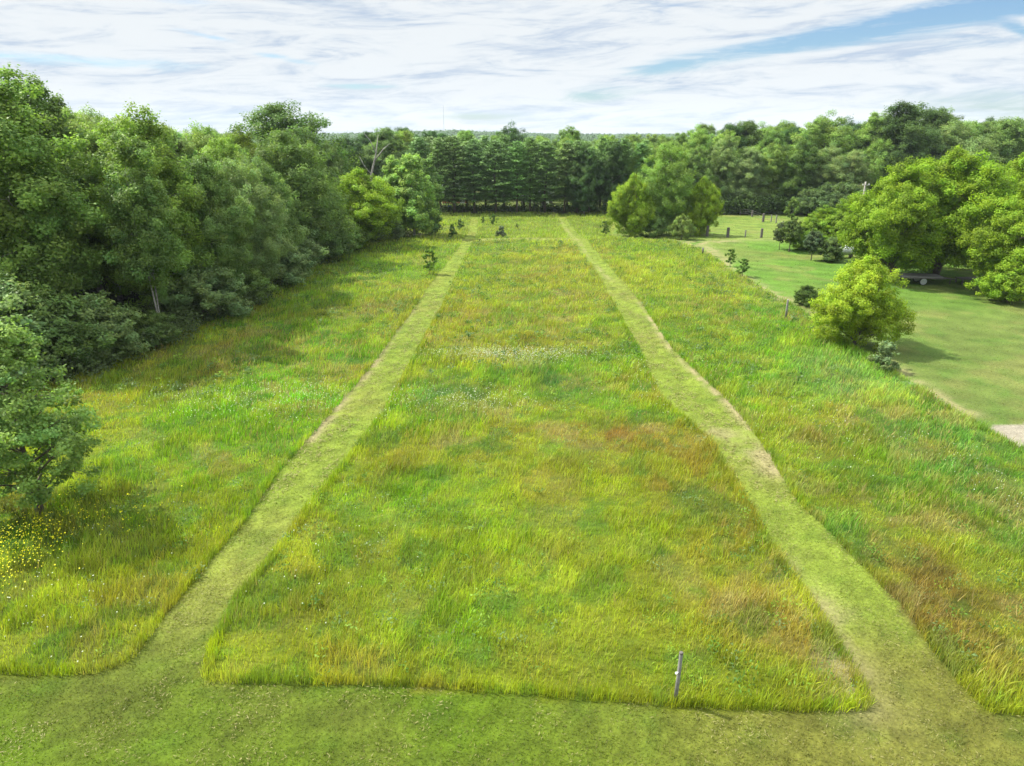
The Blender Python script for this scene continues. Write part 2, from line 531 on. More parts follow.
def leaf_tree(key, seed, H, Rr, zb, nl, lr, nleaf, ll, lw, prof, tr, bark, stems=1, inner=.2, flat=.6, up=.45, ragged=.3, warm=.0, sprays=13, rise=.25):
    rd, rg = random.Random(seed), np.random.default_rng(seed)
    P = PROFILES[prof]
    wood = MB()
    top = H * .86
    trunks = []
    for s in range(stems):
        a0 = 6.28 * s / stems + rd.random()
        sp = 0 if stems == 1 else Rr * rd.uniform(.15, .35)
        pts, rad = [], []
        for i in range(8):
            t = i / 7
            pts.append((math.cos(a0) * sp * t + rd.uniform(-1, 1) * .02 * H * t, math.sin(a0) * sp * t + rd.uniform(-1, 1) * .02 * H * t, -.15 + t * (top + .15)))
            rad.append(tr / stems ** .5 * ((1 - t) ** .8 * .92 + .06) * (1.35 if i == 0 else 1))
        wood.tube(pts, rad, 7)
        trunks.append(pts)

    def trunk_at(z, k):
        pts = trunks[k % stems]
        for p, q in zip(pts[:-1], pts[1:]):
            if p[2] <= z <= q[2]:
                t = (z - p[2]) / (q[2] - p[2])
                return Vector(p).lerp(Vector(q), t)
        return Vector(pts[-1] if z > 0 else pts[0])
    lobes = []
    for i in range(nl):
        t = min(max((i + .5 + rd.uniform(-.4, .4)) / nl, 0), 1)
        r = lr * rd.uniform(.7, 1.3) * (1.05 - .35 * t)
        z = zb + r * .6 + t * (H - zb - r * 1.35)
        d = max(Rr * float(P(t)) - r * .85, 0) * (rd.uniform(.75, 1.05) if i % 4 else rd.uniform(.1, .5))
        az = i * 2.39996 + rd.uniform(-.45, .45)
        c = Vector((math.cos(az) * d, math.sin(az) * d, z))
        lobes.append((c, r))
        st = trunk_at(min(max(z - d * rd.uniform(.45, .8) - r * .3, zb * .5 + .2), top * .97), i)
        r0 = tr * .42 * (1.05 - .6 * t) / stems ** .3
        mid = st.lerp(c, .5) + Vector((rd.uniform(-.1, .1), rd.uniform(-.1, .1), .12)) * r
        wood.tube([st, mid, c], [r0, r0 * .62, r0 * .3], 5, False)
        for q in range(3):
            e = c + Vector((rd.gauss(0, 1), rd.gauss(0, 1), rd.gauss(.4, .8))).normalized() * r * .85
            wood.tube([mid.lerp(c, .4 + .2 * q), e], [r0 * .35, r0 * .1], 4, False)
    cs = np.array([l[0] for l in lobes])
    rs = np.array([l[1] for l in lobes])
    # sprays: every limb ends in many small leaf masses with gaps between them
    ns = max(int(nl * sprays), 8)
    k = rg.choice(nl, ns, p=rs ** 1.7 / (rs ** 1.7).sum())
    dr = rg.normal(size=(ns, 3))
    dr[:, 2] = np.where((dr[:, 2] < -.15) & (rg.random(ns) < .6), -dr[:, 2], dr[:, 2])
    dr /= np.linalg.norm(dr, axis=1, keepdims=True)
    rad = rs[k] * rg.uniform(.62, 1.0, ns) * (1 + ragged * rg.random(ns) ** 3)
    ins = rg.random(ns) < inner
    rad[ins] *= rg.uniform(.15, .7, ins.sum())
    sc_ = cs[k] + dr * rad[:, None] * np.array([1.04, 1.04, .96])
    sr = lr * rg.uniform(.20, .44, ns) * (1.1 - .35 * (sc_[:, 2] - zb) / (H - zb))
    whole = sc_ - np.array([0, 0, zb + (H - zb) * .42])
    whole /= np.linalg.norm(whole, axis=1, keepdims=True) + 1e-9
    st_ = rg.uniform(.64, 1.32, ns)
    j = rg.choice(ns, nleaf, p=sr ** 2 / (sr ** 2).sum())
    d2 = rg.normal(size=(nleaf, 3)) + dr[j] * .5
    d2 /= np.linalg.norm(d2, axis=1, keepdims=True)
    rr = sr[j] * (.35 + .8 * rg.random(nleaf) ** .6) * (1 + .7 * ragged * rg.random(nleaf) ** 5)
    out_ = dr[j] * .4 + np.array([0, 0, rise])
    c = sc_[j] + d2 * rr[:, None] * np.array([1.15, 1.15, flat + .1]) + out_ * (rr * rg.uniform(0, 1, nleaf))[:, None]
    nrm = d2 * .55 + whole[j] * .35 + np.array([0, 0, up]) + rg.normal(size=(nleaf, 3)) * .45
    v, f = leaf_quads(c, nrm, ll, lw, rg)
    v[:, 2] = np.maximum(v[:, 2], .05)
    tn = st_[j] * rg.uniform(.85, 1.18, nleaf)
    hue = rg.normal(0, .05, nleaf) + rg.normal(0, .05, ns)[j]
    tone = np.stack([tn * (1 + hue + warm * rg.random(nleaf)), tn, tn * (1 - hue)], 1)
    tone = np.repeat(tone, 4, 0)
    PROTO[key] = dict(crown=mesh_np(key + '_crown', v, f, None, M_LEAF, tone), trunk=wood.mesh(key + '_trunk', bark, True), H=H)


def pine_tree(key, seed, H, Rr, zb, n_needles, tr):
    rd, rg = random.Random(seed), np.random.default_rng(seed)
    wood = MB()
    wood.tube([(rd.uniform(-.05, .05) * i, rd.uniform(-.05, .05) * i, -.1 + (H * .98) * i / 7) for i in range(8)], [tr * (1.02 - i / 7) + .015 for i in range(8)], 7)
    C, Nn = [], []
    z = zb
    while z < H - .25:
        t = (z - zb) / (H - zb)
        nb = rd.choice((4, 5, 5, 6))
        a0 = rd.random() * 6.28
        for b in range(nb):
            az = a0 + 6.28 * b / nb + rd.uniform(-.3, .3)
            prof = (1 - t ** 1.9) ** .8 * (.62 + .38 * min(t * 4, 1)) + .05
            ln = Rr * prof * rd.uniform(.62, 1.12)
            rise = (.02 + .55 * t) * ln + rd.uniform(-.15, .1) * ln
            d = np.array([math.cos(az), math.sin(az), 0])
            s = np.array([0, 0, z])
            e = s + d * ln + np.array([0, 0, rise])
            m = s + d * ln * .5 + np.array([0, 0, rise * .3])
            wood.tube([s, m, e], [tr * .22 * (1.1 - t), tr * .13 * (1.1 - t), .01], 4, False)
            k = max(int(ln * 5), 3)
            for j in range(k):
                u = (.22 + .78 * (j + rd.random()) / k)
                p = (1 - u) ** 2 * s + 2 * u * (1 - u) * m + u * u * e
                side = np.array([-d[1], d[0], 0]) * rd.uniform(-1, 1) * ln * .30 * (1.1 - u * .6)
                C.append(p + side + np.array([0, 0, rd.uniform(-.03, .12)]))
                Nn.append(d * .5 + side * .6)
        z += rd.uniform(.42, .72) * (1.1 - .4 * t)
    C, Nn = np.array(C), np.array(Nn)
    per = max(n_needles // len(C), 6)
    c0 = np.repeat(C, per, 0)
    ax = np.repeat(Nn, per, 0) + rg.normal(size=c0.shape) * np.array([.8, .8, .45]) + np.array([0, 0, .35])
    ax /= np.linalg.norm(ax, axis=1, keepdims=True)
    c = c0 + ax * rg.uniform(.05, .26, len(c0))[:, None] + rg.normal(size=c0.shape) * np.array([.14, .14, .05])
    nrm = np.array([0, 0, 1]) + rg.normal(size=c.shape) * .55
    spin = np.cross(ax, nrm)
    v, f = leaf_quads(c, nrm, .34, .085, rg, spin)
    tn = np.repeat(rg.uniform(.75, 1.25, len(C)), per) * rg.uniform(.85, 1.15, len(c))
    tone = np.repeat(np.stack([tn, tn, tn], 1), 4, 0)
    PROTO[key] = dict(crown=mesh_np(key + '_crown', v, f, None, M_NEEDLE, tone), trunk=wood.mesh(key + '_trunk', M_BARK, True), H=H)


#          key      seed  H    R   zb   nl  lr  leaves  len  wid  profile  trunk
leaf_tree('aspen_a', 11, 15., 3.4, 1.8, 34, 1.25, 80000, .165, .115, 'slim', .17, M_PALEBARK, 1, .16, 1.0, .3, .7, 0, 13, .5)
leaf_tree('aspen_b', 12, 15., 3.0, 2.6, 30, 1.1, 68000, .165, .115, 'slim', .15, M_PALEBARK, 2, .16, 1.0, .3, .8, 0, 12, .5)
leaf_tree('aspen_c', 13, 14., 3.7, 1.2, 36, 1.25, 80000, .165, .11, 'oval', .17, M_PALEBARK, 1, .16, 1.0, .3, .7, 0, 13, .5)
leaf_tree('broad_a', 21, 15., 4.8, 1.4, 34, 1.75, 92000, .19, .13, 'oval', .26, M_BARK, 1, .18, .85, .5, .4, 0, 15, .2)
leaf_tree('broad_b', 22, 14., 5.2, 1.2, 36, 1.7, 92000, .19, .13, 'round', .26, M_BARK, 1, .18, .85, .5, .4, 0, 15, .2)
leaf_tree('broad_c', 23, 16., 4.6, 2.0, 36, 1.6, 92000, .19, .13, 'spread', .24, M_BARK, 1, .18, .85, .45, .6, 0, 14, .4)
leaf_tree('great_oak', 24, 18., 8.2, 3.0, 44, 2.5, 90000, .27, .2, 'dome', .42, M_BARK, 1, .18, .85, .55, .3, 0, 18, .15)
leaf_tree('willow_a', 31, 13., 4.3, .8, 44, 1.35, 80000, .23, .075, 'oval', .2, M_BARK, 3, .16, 1.0, .3, .8, 0, 14, .3)
leaf_tree('willow_b', 32, 12., 4.1, .6, 40, 1.35, 76000, .23, .075, 'spread', .2, M_BARK, 2, .16, 1.0, .3, .8, 0, 14, .3)
leaf_tree('maple_a', 41, 12., 7.2, 1.5, 54, 1.75, 150000, .19, .14, 'spread', .34, M_BARK, 2, 0.18, .75, .5, .5, .06, 15, .1)
leaf_tree('maple_b', 42, 11.5, 6.2, 1.5, 48, 1.7, 130000, .19, .14, 'round', .32, M_BARK, 1, 0.18, .75, .5, .5, .06, 15, .1)
leaf_tree('box_elder', 43, 6.2, 3.5, .35, 42, 1.0, 84000, .12, .085, 'spread', .16, M_BARK, 3, .16, .8, .45, .7, .08, 13, .35)
leaf_tree('cherry', 51, 8.2, 3.3, 1.1, 44, .72, 34000, .13, .09, 'cone', .14, M_BARK, 1, .08, .6, .45, 1.2, 0, 9, .4)
leaf_tree('birch', 52, 14., 2.7, 4.0, 26, 1.05, 42000, .18, .12, 'slim', .105, M_PALEBARK, 2, .14, 1.0, .3, .8, 0, 12, .5)
leaf_tree('poplar_a', 61, 11., 2.3, .5, 32, .95, 44000, .19, .15, 'slim', .14, M_PALEBARK, 1, .18, 1.0, .3, .7, 0, 11, .5)
leaf_tree('poplar_b', 62, 10., 2.5, .4, 30, 1.0, 44000, .19, .15, 'oval', .14, M_PALEBARK, 1, .18, 1.0, .3, .7, 0, 11, .5)
leaf_tree('bush_a', 71, 4., 2.6, .15, 24, .9, 30000, .17, .09, 'bush', .07, M_BARK, 4, .15, .7, .4, .8, 0, 12, .4)
leaf_tree('bush_b', 72, 3.2, 2.4, .1, 22, .8, 26000, .155, .09, 'bush', .06, M_BARK, 4, .15, .6, .4, .8, 0, 12, .5)
leaf_tree('shrub', 73, 1.6, .75, .1, 10, .3, 2600, .11, .06, 'bush', .03, M_BARK, 4, .1, .8, .4, 1.3, 0, 5, .9)
leaf_tree('sapling', 74, 2.4, .7, .4, 11, .28, 2400, .14, .08, 'oval', .035, M_BARK, 1, .1, .8, .4, 1.2, 0, 5, .7)
leaf_tree('orchard', 75, 4.2, 2.0, 1.2, 22, .65, 22000, .16, .10, 'round', .1, M_BARK, 1, .12, .6, .5, .7, 0, 11, .4)
pine_tree('pine_a', 81, 13., 2.9, 2.3, 22000, .17)
pine_tree('pine_b', 82, 13.5, 2.6, 2.9, 20000, .17)
pine_tree('pine_c', 83, 12.5, 3.1, 2.0, 22000, .18)


def plant(kind, key, x, y, H, tint, label, cat='tree', group=None, rz=None, wide=1.0, lean=0.0, bark=None):
    p = PROTO[key]
    o = empty(kind, (x, y, float(ground_z(np.array(x), np.array(y)))), random.uniform(0, 6.28) if rz is None else rz)
    s = H / p['H']
    o.scale = (s * wide, s * wide, s)
    o.rotation_euler.x = lean
    tag(o, label, cat, group)
    t = link('trunk', p['trunk'], o)
    c = link('crown', p['crown'], o)
    c.color = (*tint, 1)
    return o


DARK, MID, GREY, LIME, SILV, PINE, DEEP, BRIGHT = ((.162, .252, .064), (.21, .315, .070), (.22, .305, .105), (.20, .315, .020), (.28, .42, .10), (.165, .285, .072), (.075, .140, .040), (.25, .36, .022))


def jit(c, a=.12):
    k = random.uniform(1 - a, 1 + a)
    return tuple(v * k * random.uniform(1 - a * .4, 1 + a * .4) for v in c)


# --- left wood, trees along its edge (each told apart by look and by order away from the camera)
W = 'trees along the edge of the left wood'
plant('cherry_tree', 'cherry', *at(40, 512), 8.1, (.18, .28, .066), 'lone leafy green tree standing in the meadow at the left, nearest of all trees', rz=.6)
edge_trees = [
    ('aspen_tree', 'aspen_a', -32.0, 45.5, 17.8, MID, 'tallest tree of the left wood, ragged crown high against the sky', 1.25),
    ('birch_tree', 'birch', -25.0, 47.0, 13.6, DARK, 'dark slender birch with two pale trunks in the left wood edge', 1.0),
    ('aspen_tree', 'aspen_c', -27.6, 53.0, 15.4, (.20, .30, .052), 'leafy aspen just behind the twin pale birch trunks', 1.1),
    ('broadleaf_tree', 'broad_c', -24.6, 56.5, 12.4, DARK, 'dark broad tree in the wood edge right of the twin pale birch trunks', .9),
    ('willow_tree', 'willow_a', -23.8, 61.5, 11.6, GREY, 'grey green willow bulging out of the middle of the left wood edge', 1.0),
    ('aspen_tree', 'aspen_a', -26.3, 65.5, 13.6, (.21, .32, .050), 'upright aspen just behind the grey green willow of the wood edge', 1.0),
    ('broadleaf_tree', 'broad_b', -24.6, 69.5, 11.0, DARK, 'low dark round tree in the wood edge beyond the grey green willow', .9),
    ('willow_tree', 'willow_b', -24.8, 78.5, 13.6, (.135, .21, .048), 'broad dull green willow towering before the lime yellow tree of the wood edge', 1.35),
    ('broadleaf_tree', 'broad_a', -22.8, 84.0, 9.6, MID, 'small green tree squeezed between the broad willow and the lime yellow tree', .9),
    ('box_elder_tree', 'box_elder', -19.2, 90.0, 8.9, LIME, 'lime yellow round tree in the far part of the wood edge', 1.12),
    ('poplar_tree', 'poplar_a', xat(394, 99), 99.0, 10.4, SILV, 'leftmost of the three pale poplars at the far end of the wood edge', 1.15),
    ('poplar_tree', 'poplar_b', xat(413, 97), 97.0, 10.8, SILV, 'middle and tallest of the three pale poplars ending the wood edge', 1.2),
    ('poplar_tree', 'poplar_a', xat(430, 101), 101.0, 10.6, (.17, .27, .085), 'rightmost and darkest of the three pale poplars beside the far meadow', 1.05),
    ('broadleaf_tree', 'great_oak', xat(290, 112), 112.0, 18.0, (.105, .185, .034), 'great round crowned tree rising above the left wood skyline', 1.35),
    ('box_elder_tree', 'maple_b', xat(247, 88), 88.0, 13.4, (.140, .205, .026), 'yellow green tree glowing deep in the left wood below the great round crown', .75),
]
for k, key, x, y, H, t, lab, w in edge_trees:
    plant(k, key, x, y, H, t, lab, 'tree', W, None, w)
edge_bushes = [(-33.0, 35.5, 5.2, 'bush_a', DARK, 'dark bush at the left picture edge behind the lone meadow tree'), (-31.0, 40.0, 5.6, 'bush_b', GREY, 'tall grey green bush at the near end of the left wood'),
               (-28.2, 40.5, 4.8, 'bush_a', DARK, 'dark rounded bush spilling onto the meadow at the near wood end'), (-27.0, 43.0, 4.0, 'bush_b', GREY, 'pale grey leaved bush under the twin pale birch trunks'),
               (-24.8, 45.6, 2.4, 'bush_a', DARK, 'low dark bush at the foot of the twin pale birch trunks'), (-24.4, 52.5, 4.4, 'bush_b', GREY, 'twiggy grey bush before the dark broad tree of the wood edge'),
               (-23.4, 57.5, 3.6, 'bush_a', MID, 'green bush just short of the bulging grey green willow'), (-23.0, 66.0, 4.4, 'bush_b', GREY, 'grey green bush just past the bulging grey green willow'),
               (-23.2, 72.0, 5.0, 'bush_a', GREY, 'bush at the dark gap before the broad dull green willow'), (-21.6, 79.5, 4.6, 'bush_b', DARK, 'dark bush under the broad dull green willow'),
               (-20.6, 84.5, 4.0, 'bush_a', MID, 'green bush between the broad willow and the lime yellow tree'), (-17.6, 94.0, 3.6, 'bush_b', GREY, 'brownish grey bush between lime yellow tree and pale poplars')]
for x, y, H, key, t, lab in edge_bushes:
    plant('bush', key, x, y, H, jit(tuple(q * .72 for q in t)), lab, 'bush', 'bushes along the edge of the left wood', None, 1.1)

# --- skyline of the photograph as an elevation angle per bearing, used to pick tree heights
SKY_PX = np.array([-200, 0, 40, 70, 100, 200, 240, 255, 340, 360, 400, 430, 560, 600, 640, 700, 740, 800, 850, 880, 930, 960, 1024, 1300])
SKY_PY = np.array([60, 72, 76, 98, 114, 128, 133, 142, 142, 132, 130, 134, 136, 137, 134, 126, 124, 122, 114, 102, 106, 117, 124, 124])


def height_limit(x, y):
    px = 512 + FPX * x / (y * CP)
    el = math.atan((383 - float(np.interp(px, SKY_PX, SKY_PY))) / FPX) - PITCH
    return 14 + math.hypot(x, y) * math.tan(el), px


def near_any(x, y, pts, d):
    return any((x - a) ** 2 + (y - b) ** 2 < d * d for a, b in pts)


placed = [(e[2], e[3]) for e in edge_trees]
y = 47.0
row = 0
while y < 128:
    x = float(wood_edge(np.array(y))) - 5.5
    while True:
        xx, yy = x + random.uniform(-1.3, 1.3), y + random.uniform(-1.5, 1.5)
        lim, px = height_limit(xx, yy)
        if px < -70 or xx < -75:
            break
        if not near_any(xx, yy, placed, 3.6) and not (yy > 90 and xx > -25):
            H = min(lim * random.uniform(.93, 1.0), random.uniform(13.5, 17.5))
            key = random.choice(['aspen_a', 'aspen_b', 'aspen_c', 'broad_a', 'broad_b', 'broad_c', 'willow_a'])
            t = jit(random.choice([DARK, MID, MID, GREY, (.21, .32, .05)]), .18)
            plant('broadleaf_tree' if key[0] in 'bw' else 'aspen_tree', key, xx, yy, H, t, 'leafy green tree inside the left wood behind its edge trees', 'tree', 'trees inside the left wood', None, random.uniform(.9, 1.15))
            placed.append((xx, yy))
        x -= random.uniform(5.2, 7.0)
    y += 5.6 if y < 80 else 7.0
    row += 1

# --- pine plantation across the end of the field
ORD = ['first', 'second', 'third', 'fourth', 'fifth', 'sixth', 'seventh', 'eighth', 'ninth', 'tenth', 'eleventh', 'twelfth', 'thirteenth', 'fourteenth', 'fifteenth', 'sixteenth']
x, i = -16.5, 0
while x < 24.5 and i < 16:
    yy = 128.5 + random.uniform(-.5, .6)
    lim, px = height_limit(x, yy)
    plant('pine_tree', random.choice(['pine_a', 'pine_b', 'pine_c']), x, yy, min(lim * random.uniform(.95, 1.03), random.uniform(11.2, 13.7)), jit(PINE, .25),
          f'{ORD[i]} dark pine from the left in the front pine row', 'tree', 'pines in a row across the field end', None, random.uniform(.9, 1.45))
    i += 1
    x += random.uniform(2.3, 4.0)
for yy0, off in ((135.5, 1.4),):
    x = -17 + off
    while x < 26:
        lim, px = height_limit(x, yy0)
        plant('pine_tree', random.choice(['pine_a', 'pine_b', 'pine_c']), x + random.uniform(-.5, .5), yy0 + random.uniform(-.7, .7), min(lim, random.uniform(12.0, 13.6)), jit(PINE, .2),
              'dark pine top standing behind the front pine row', 'tree', 'pines behind the front pine row', None, 1.05)
        x += random.uniform(3.2, 4.0)
for px_, H_, t_, lab in ((585, 11.5, (.082, .150, .046), 'pale green leafy tree standing before the right end of the pine row'),
                         (612, 12.2, (.072, .130, .040), 'leafy tree between pale green tree and bushy two toned tree at pine row end')):
    plant('broadleaf_tree', 'aspen_c', xat(px_, 126), 126.0, H_, t_, lab, 'tree', 'leafy trees at the pine row end', None, 1.0)

# --- woods beyond the paddock on the right and behind the pines
front = [(640, 130, 12, MID), (668, 131, 12.5, MID), (696, 130, 11.5, DARK), (722, 131, 13, GREY), (748, 130, 11.5, GREY), (772, 131, 12.0, MID), (800, 130, 12.5, (.10, .165, .034)), (826, 131, 11.5, GREY), (850, 129, 11, GREY), (876, 131, 12.5, MID)]
names = ['leafy tree beyond the paddock, in line with the left flank of the two toned tree', 'leafy tree directly behind the bushy two toned tree', 'dark leafy tree beyond the first two paddock posts', 'grey green broad tree beyond the big paddock posts', 'grey green tree low beyond the middle of the paddock',
         'mid green tree beyond the paddock, above the lone far post', 'light green round tree beyond the paddock by the young tree', 'grey green tree above the three small lawn trees', 'grey green tree just left of the utility pole', 'leafy tree right behind the utility pole']
for (px_, yy, H_, t_), lab in zip(front, names):
    plant('broadleaf_tree', random.choice(['broad_a', 'broad_b', 'willow_a', 'aspen_c']), xat(px_, yy), yy, H_, jit(t_, .08), lab, 'tree', 'trees along the far side of the paddock', None, random.uniform(1.0, 1.2))
    placed.append((xat(px_, yy), yy))
for px_, yy, H_, key, t_, lab in ((742, 150, 16.2, 'broad_c', (.11, .175, .04), 'light green feathery tree rising above the woods behind the two toned tree'), (893, 133, 19.2, 'broad_c', (.078, .135, .036), 'tallest cottonwood on the right skyline above the maples'),
                                  (868, 138, 17.6, 'aspen_a', MID, 'tall tree on the skyline just left of the tallest cottonwood'), (925, 139, 18.4, 'broad_a', (.085, .14, .036), 'tall tree on the skyline just right of the tallest cottonwood'),
                                  (820, 140, 16.8, 'broad_b', MID, 'broad tree on the skyline between feathery tree and tall cottonwoods'), (1000, 136, 16.6, 'broad_a', DARK, 'dark tree on the skyline at the right picture edge'), (950, 131, 15.5, 'willow_a', GREY, 'grey green tree on the skyline between the tallest trees and the picture edge')):
    plant('cottonwood_tree', key, xat(px_, yy), yy, H_, t_, lab, 'tree', 'tall trees on the right skyline', None, 1.25)
    placed.append((xat(px_, yy), yy))
yy = 139.0
while yy < 190:
    x = -34.0 if yy > 142 else 28
    while x < .85 * yy:
        xx, yj = x + random.uniform(-2, 2), yy + random.uniform(-2, 2)
        lim, px = height_limit(xx, yj)
        if not near_any(xx, yj, placed, 4.5) and not (xx < 27 and yj < 151):
            H = min(lim * (random.uniform(.86, 1.03) if xx > 30 else random.choice((.93, .97, 1.0, 1.05, 1.12)) * random.uniform(.98, 1.02)), random.uniform(13.5, 18.5))
            key = random.choice(['broad_a', 'broad_b', 'broad_c', 'aspen_c', 'aspen_a'])
            plant('broadleaf_tree', key, xx, yj, H, jit(random.choice([DARK, MID, MID, DEEP, (.19, .30, .055)]), .16), 'leafy tree of the back woods showing only its top', 'tree', 'trees of the back woods', None, random.uniform(1.1, 1.35))
            placed.append((xx, yj))
        x += random.uniform(6.5, 9.0)
    yy += 8.5

# --- the bushy two-toned clump in the meadow
plant('willow_tree', 'willow_a', *at(662, 233), 12.4, (.19, .30, .055), 'tall dull green middle tree of the two toned clump in the field', 'tree', 'trees of the two toned clump', None, 1.15)
plant('box_elder_tree', 'box_elder', *at(630, 236), 8.2, (.21, .32, .026), 'yellow green tree on the left flank of the two toned clump', 'tree', 'trees of the two toned clump', None, .72)
plant('box_elder_tree', 'box_elder', *at(700, 234), 7.8, (.23, .34, .026), 'yellow green tree on the right flank of the two toned clump', 'tree', 'trees of the two toned clump', None, .68)
plant('bush', 'bush_a', *at(681, 241), 3.2, (.18, .25, .06), 'pale yellow green bush at the right foot of the two toned clump', 'bush', None, None, .8)
plant('bush', 'bush_b', *at(650, 236), 4.0, DARK, 'dark bush under the middle tree of the two toned clump', 'bush', None, None, .9)

# --- maples and small trees round the yard on the right
MP = (.185, .295, .020)
G = 'maples beside the lawn'
plant('maple_tree', 'maple_b', xat(902, 68), 68.5, 11.0, MP, 'left maple of the group beside the lawn, above the flatbed trailer', 'tree', G, 1.0, .86)
plant('maple_tree', 'maple_a', xat(952, 69), 70.0, 12.2, (.175, .285, .016), 'tallest middle maple beside the lawn with dark trunk showing in the shade', 'tree', G, 2.2, .95)
plant('maple_tree', 'maple_b', xat(1022, 61.5), 61.5, 9.6, MP, 'right maple beside the lawn with branches sweeping to the ground at picture edge', 'tree', G, 3.3, .85)
plant('maple_tree', 'maple_a', xat(1035, 74), 76.0, 12.4, (.165, .27, .016), 'maple at the picture edge behind the group beside the lawn', 'tree', G, 4.0, 1.0)
plant('bush', 'bush_a', xat(1013, 58.5, 1), 58.8, 3.8, MP, 'leafy bush at the foot of the rightmost maple', 'bush', None, None, 1.0)
plant('fruit_tree', 'orchard', *at(789, 252), 3.9, (.11, .165, .04), 'leftmost small tree of the two on thin trunks by the paddock lawn', 'tree', 'small lawn trees', None, .75)
plant('fruit_tree', 'orchard', *at(779, 250), 3.4, (.12, .16, .07), 'small greyish tree leaning at the lawn edge nearest the paddock fence', 'tree', 'small lawn trees', None, .6)
plant('fruit_tree', 'orchard', *at(811, 260), 3.4, (.10, .15, .07), 'small grey green tree before the big lime bushes of the lawn', 'tree', 'small lawn trees', None, .75)
plant('maple_tree', 'broad_b', *at(820, 249), 5.0, MP, 'low lime green maple forming the left end of the yard shrubs', 'tree', None, .3, 1.5)
plant('bush', 'bush_a', *at(806, 250), 3.6, (.17, .27, .03), 'lime green bush between the small lawn trees and the low lime maple', 'bush', None, None, 1.0)
plant('bush', 'bush_a', *at(834, 251), 4.4, (.18, .285, .026), 'lime green bush right behind the dark bush by the white tank', 'bush', None, None, 1.0)
plant('maple_tree', 'broad_b', *at(848, 244), 6.0, (.17, .275, .018), 'low lime green maple behind the white tank', 'tree', None, 2.3, 1.3)
plant('bush', 'bush_b', *at(829, 261), 2.6, (.12, .18, .05), 'dark bush just left of the white tank', 'bush', None, None, .9)
plant('box_elder_tree', 'box_elder', *at(854, 346), 5.9, (.26, .37, .026), 'bright yellow green round tree standing alone at the lawn edge', 'tree', None, .9, .90)
plant('bush', 'bush_b', *at(806, 305), 1.7, (.075, .125, .025), 'dark low bush touching the left side of the lone yellow tree', 'bush', None, None, .85)
plant('shrub', 'shrub', *at(884, 371), 1.9, (.17, .24, .10), 'small grey green shrub in front of the lone yellow tree', 'shrub', None, None, 1.15)
for k, px_, py_, H_, t_, w_, lab in (
        ('sapling', 430, 274, 2.6, (.12, .21, .03), 1.0, 'dark green sapling beside the left mown track'), ('shrub', 452, 238, 1.9, (.09, .16, .04), .8, 'dark upright shrub left of the far end of the left track'),
        ('shrub', 460, 228, 1.6, (.10, .17, .05), 1.0, 'round shrub in the far meadow at the left track edge'), ('shrub', 493, 224, 1.7, (.09, .16, .04), .9, 'dark shrub in the far meadow between the tracks, nearest the pines'),
        ('shrub', 502, 237, 1.6, (.11, .14, .09), 1.1, 'greyish twiggy shrub in the far meadow between the tracks'), ('sapling', 483, 224, 1.2, (.08, .13, .04), .8, 'tiny sapling just right of the left track far end'),
        ('sapling', 605, 235, 2.2, (.10, .17, .03), 1.1, 'thin green sapling left of the two toned clump'), ('sapling', 742, 276, 1.9, (.10, .18, .03), 1.25, 'green sapling at the lawn edge, nearer of a pair'),
        ('sapling', 730, 266, 2.0, (.11, .19, .03), 1.0, 'slim sapling at the lawn edge, farther of a pair'), ('shrub', 517, 227, .7, (.06, .11, .03), .9, 'tiny dark shrub right of the dark shrub nearest the pines'),
        ('sapling', 791, 226, 4.6, (.13, .20, .04), .8, 'slender young light green tree by the paddock fence corner'), ('shrub', 497, 237, .9, (.08, .12, .05), .8, 'small shrub left of the greyish twiggy shrub')):
    plant(k, k, *at(px_, py_), H_, t_, lab, 'shrub' if k == 'shrub' else 'sapling', None, None, w_)
for px_, yy, H_, lab in ((808, 124, 4.6, 'left of three pale bushes at the back corner of the paddock'), (826, 122, 5.4, 'middle of three pale bushes at the back corner of the paddock'), (845, 120, 6.0, 'right of three pale bushes at the back corner of the paddock')):
    plant('bush', 'bush_a', xat(px_, yy, 2), yy, H_, jit((.10, .155, .05), .1), lab, 'bush', 'bushes at the paddock corner', None, 1.0)

# low undergrowth along the far treeline, where the trunks meet the ground
ux = np.concatenate([rng.uniform(-19, 27, 500), rng.uniform(26, 74, 1500)])
uy = np.where(ux > 26, rng.uniform(125.5, 128.5, len(ux)), rng.uniform(130, 139, len(ux)))
uh = np.where(ux > 26, rng.uniform(.4, 2.6, len(ux)), rng.uniform(.1, .4, len(ux))) * (.5 + fbm(ux, uy, 4, 5))
c = np.repeat(np.stack([ux, uy, uh], 1), 14, 0)
c = c + rng.normal(size=c.shape) * np.array([.5, .4, .35])
c[:, 2] = np.abs(c[:, 2]) + .1
v, f = leaf_quads(c, np.array([0, -.2, .6]) + rng.normal(size=c.shape) * .6, .4, .28, rng)
tn = np.repeat(np.repeat(rng.uniform(.7, 1.3, len(ux)), 14), 4)[:, None] * np.array([.08, .135, .032])
tag(link('undergrowth', mesh_np('undergrowth', v, f, None, M_GRASS, tn)), 'low leafy undergrowth along the foot of the far trees', 'undergrowth', None, 'stuff')
ey = rng.uniform(33, 103, 1300)
ex = wood_edge(ey) - rng.uniform(-.6, 3.0, len(ey))
eh = rng.uniform(.2, 1.5, len(ey)) * (.4 + fbm(ex, ey, 3, 6))
c = np.repeat(np.stack([ex, ey, eh], 1), 16, 0)
c = c + rng.normal(size=c.shape) * np.array([.35, .35, .28])
c[:, 2] = np.abs(c[:, 2]) + .08
v, f = leaf_quads(c, np.array([.2, -.2, .6]) + rng.normal(size=c.shape) * .6, .24, .13, rng)
tn = np.repeat(np.repeat(rng.uniform(.7, 1.3, len(ey)), 16), 4)[:, None] * np.array([.085, .125, .038])
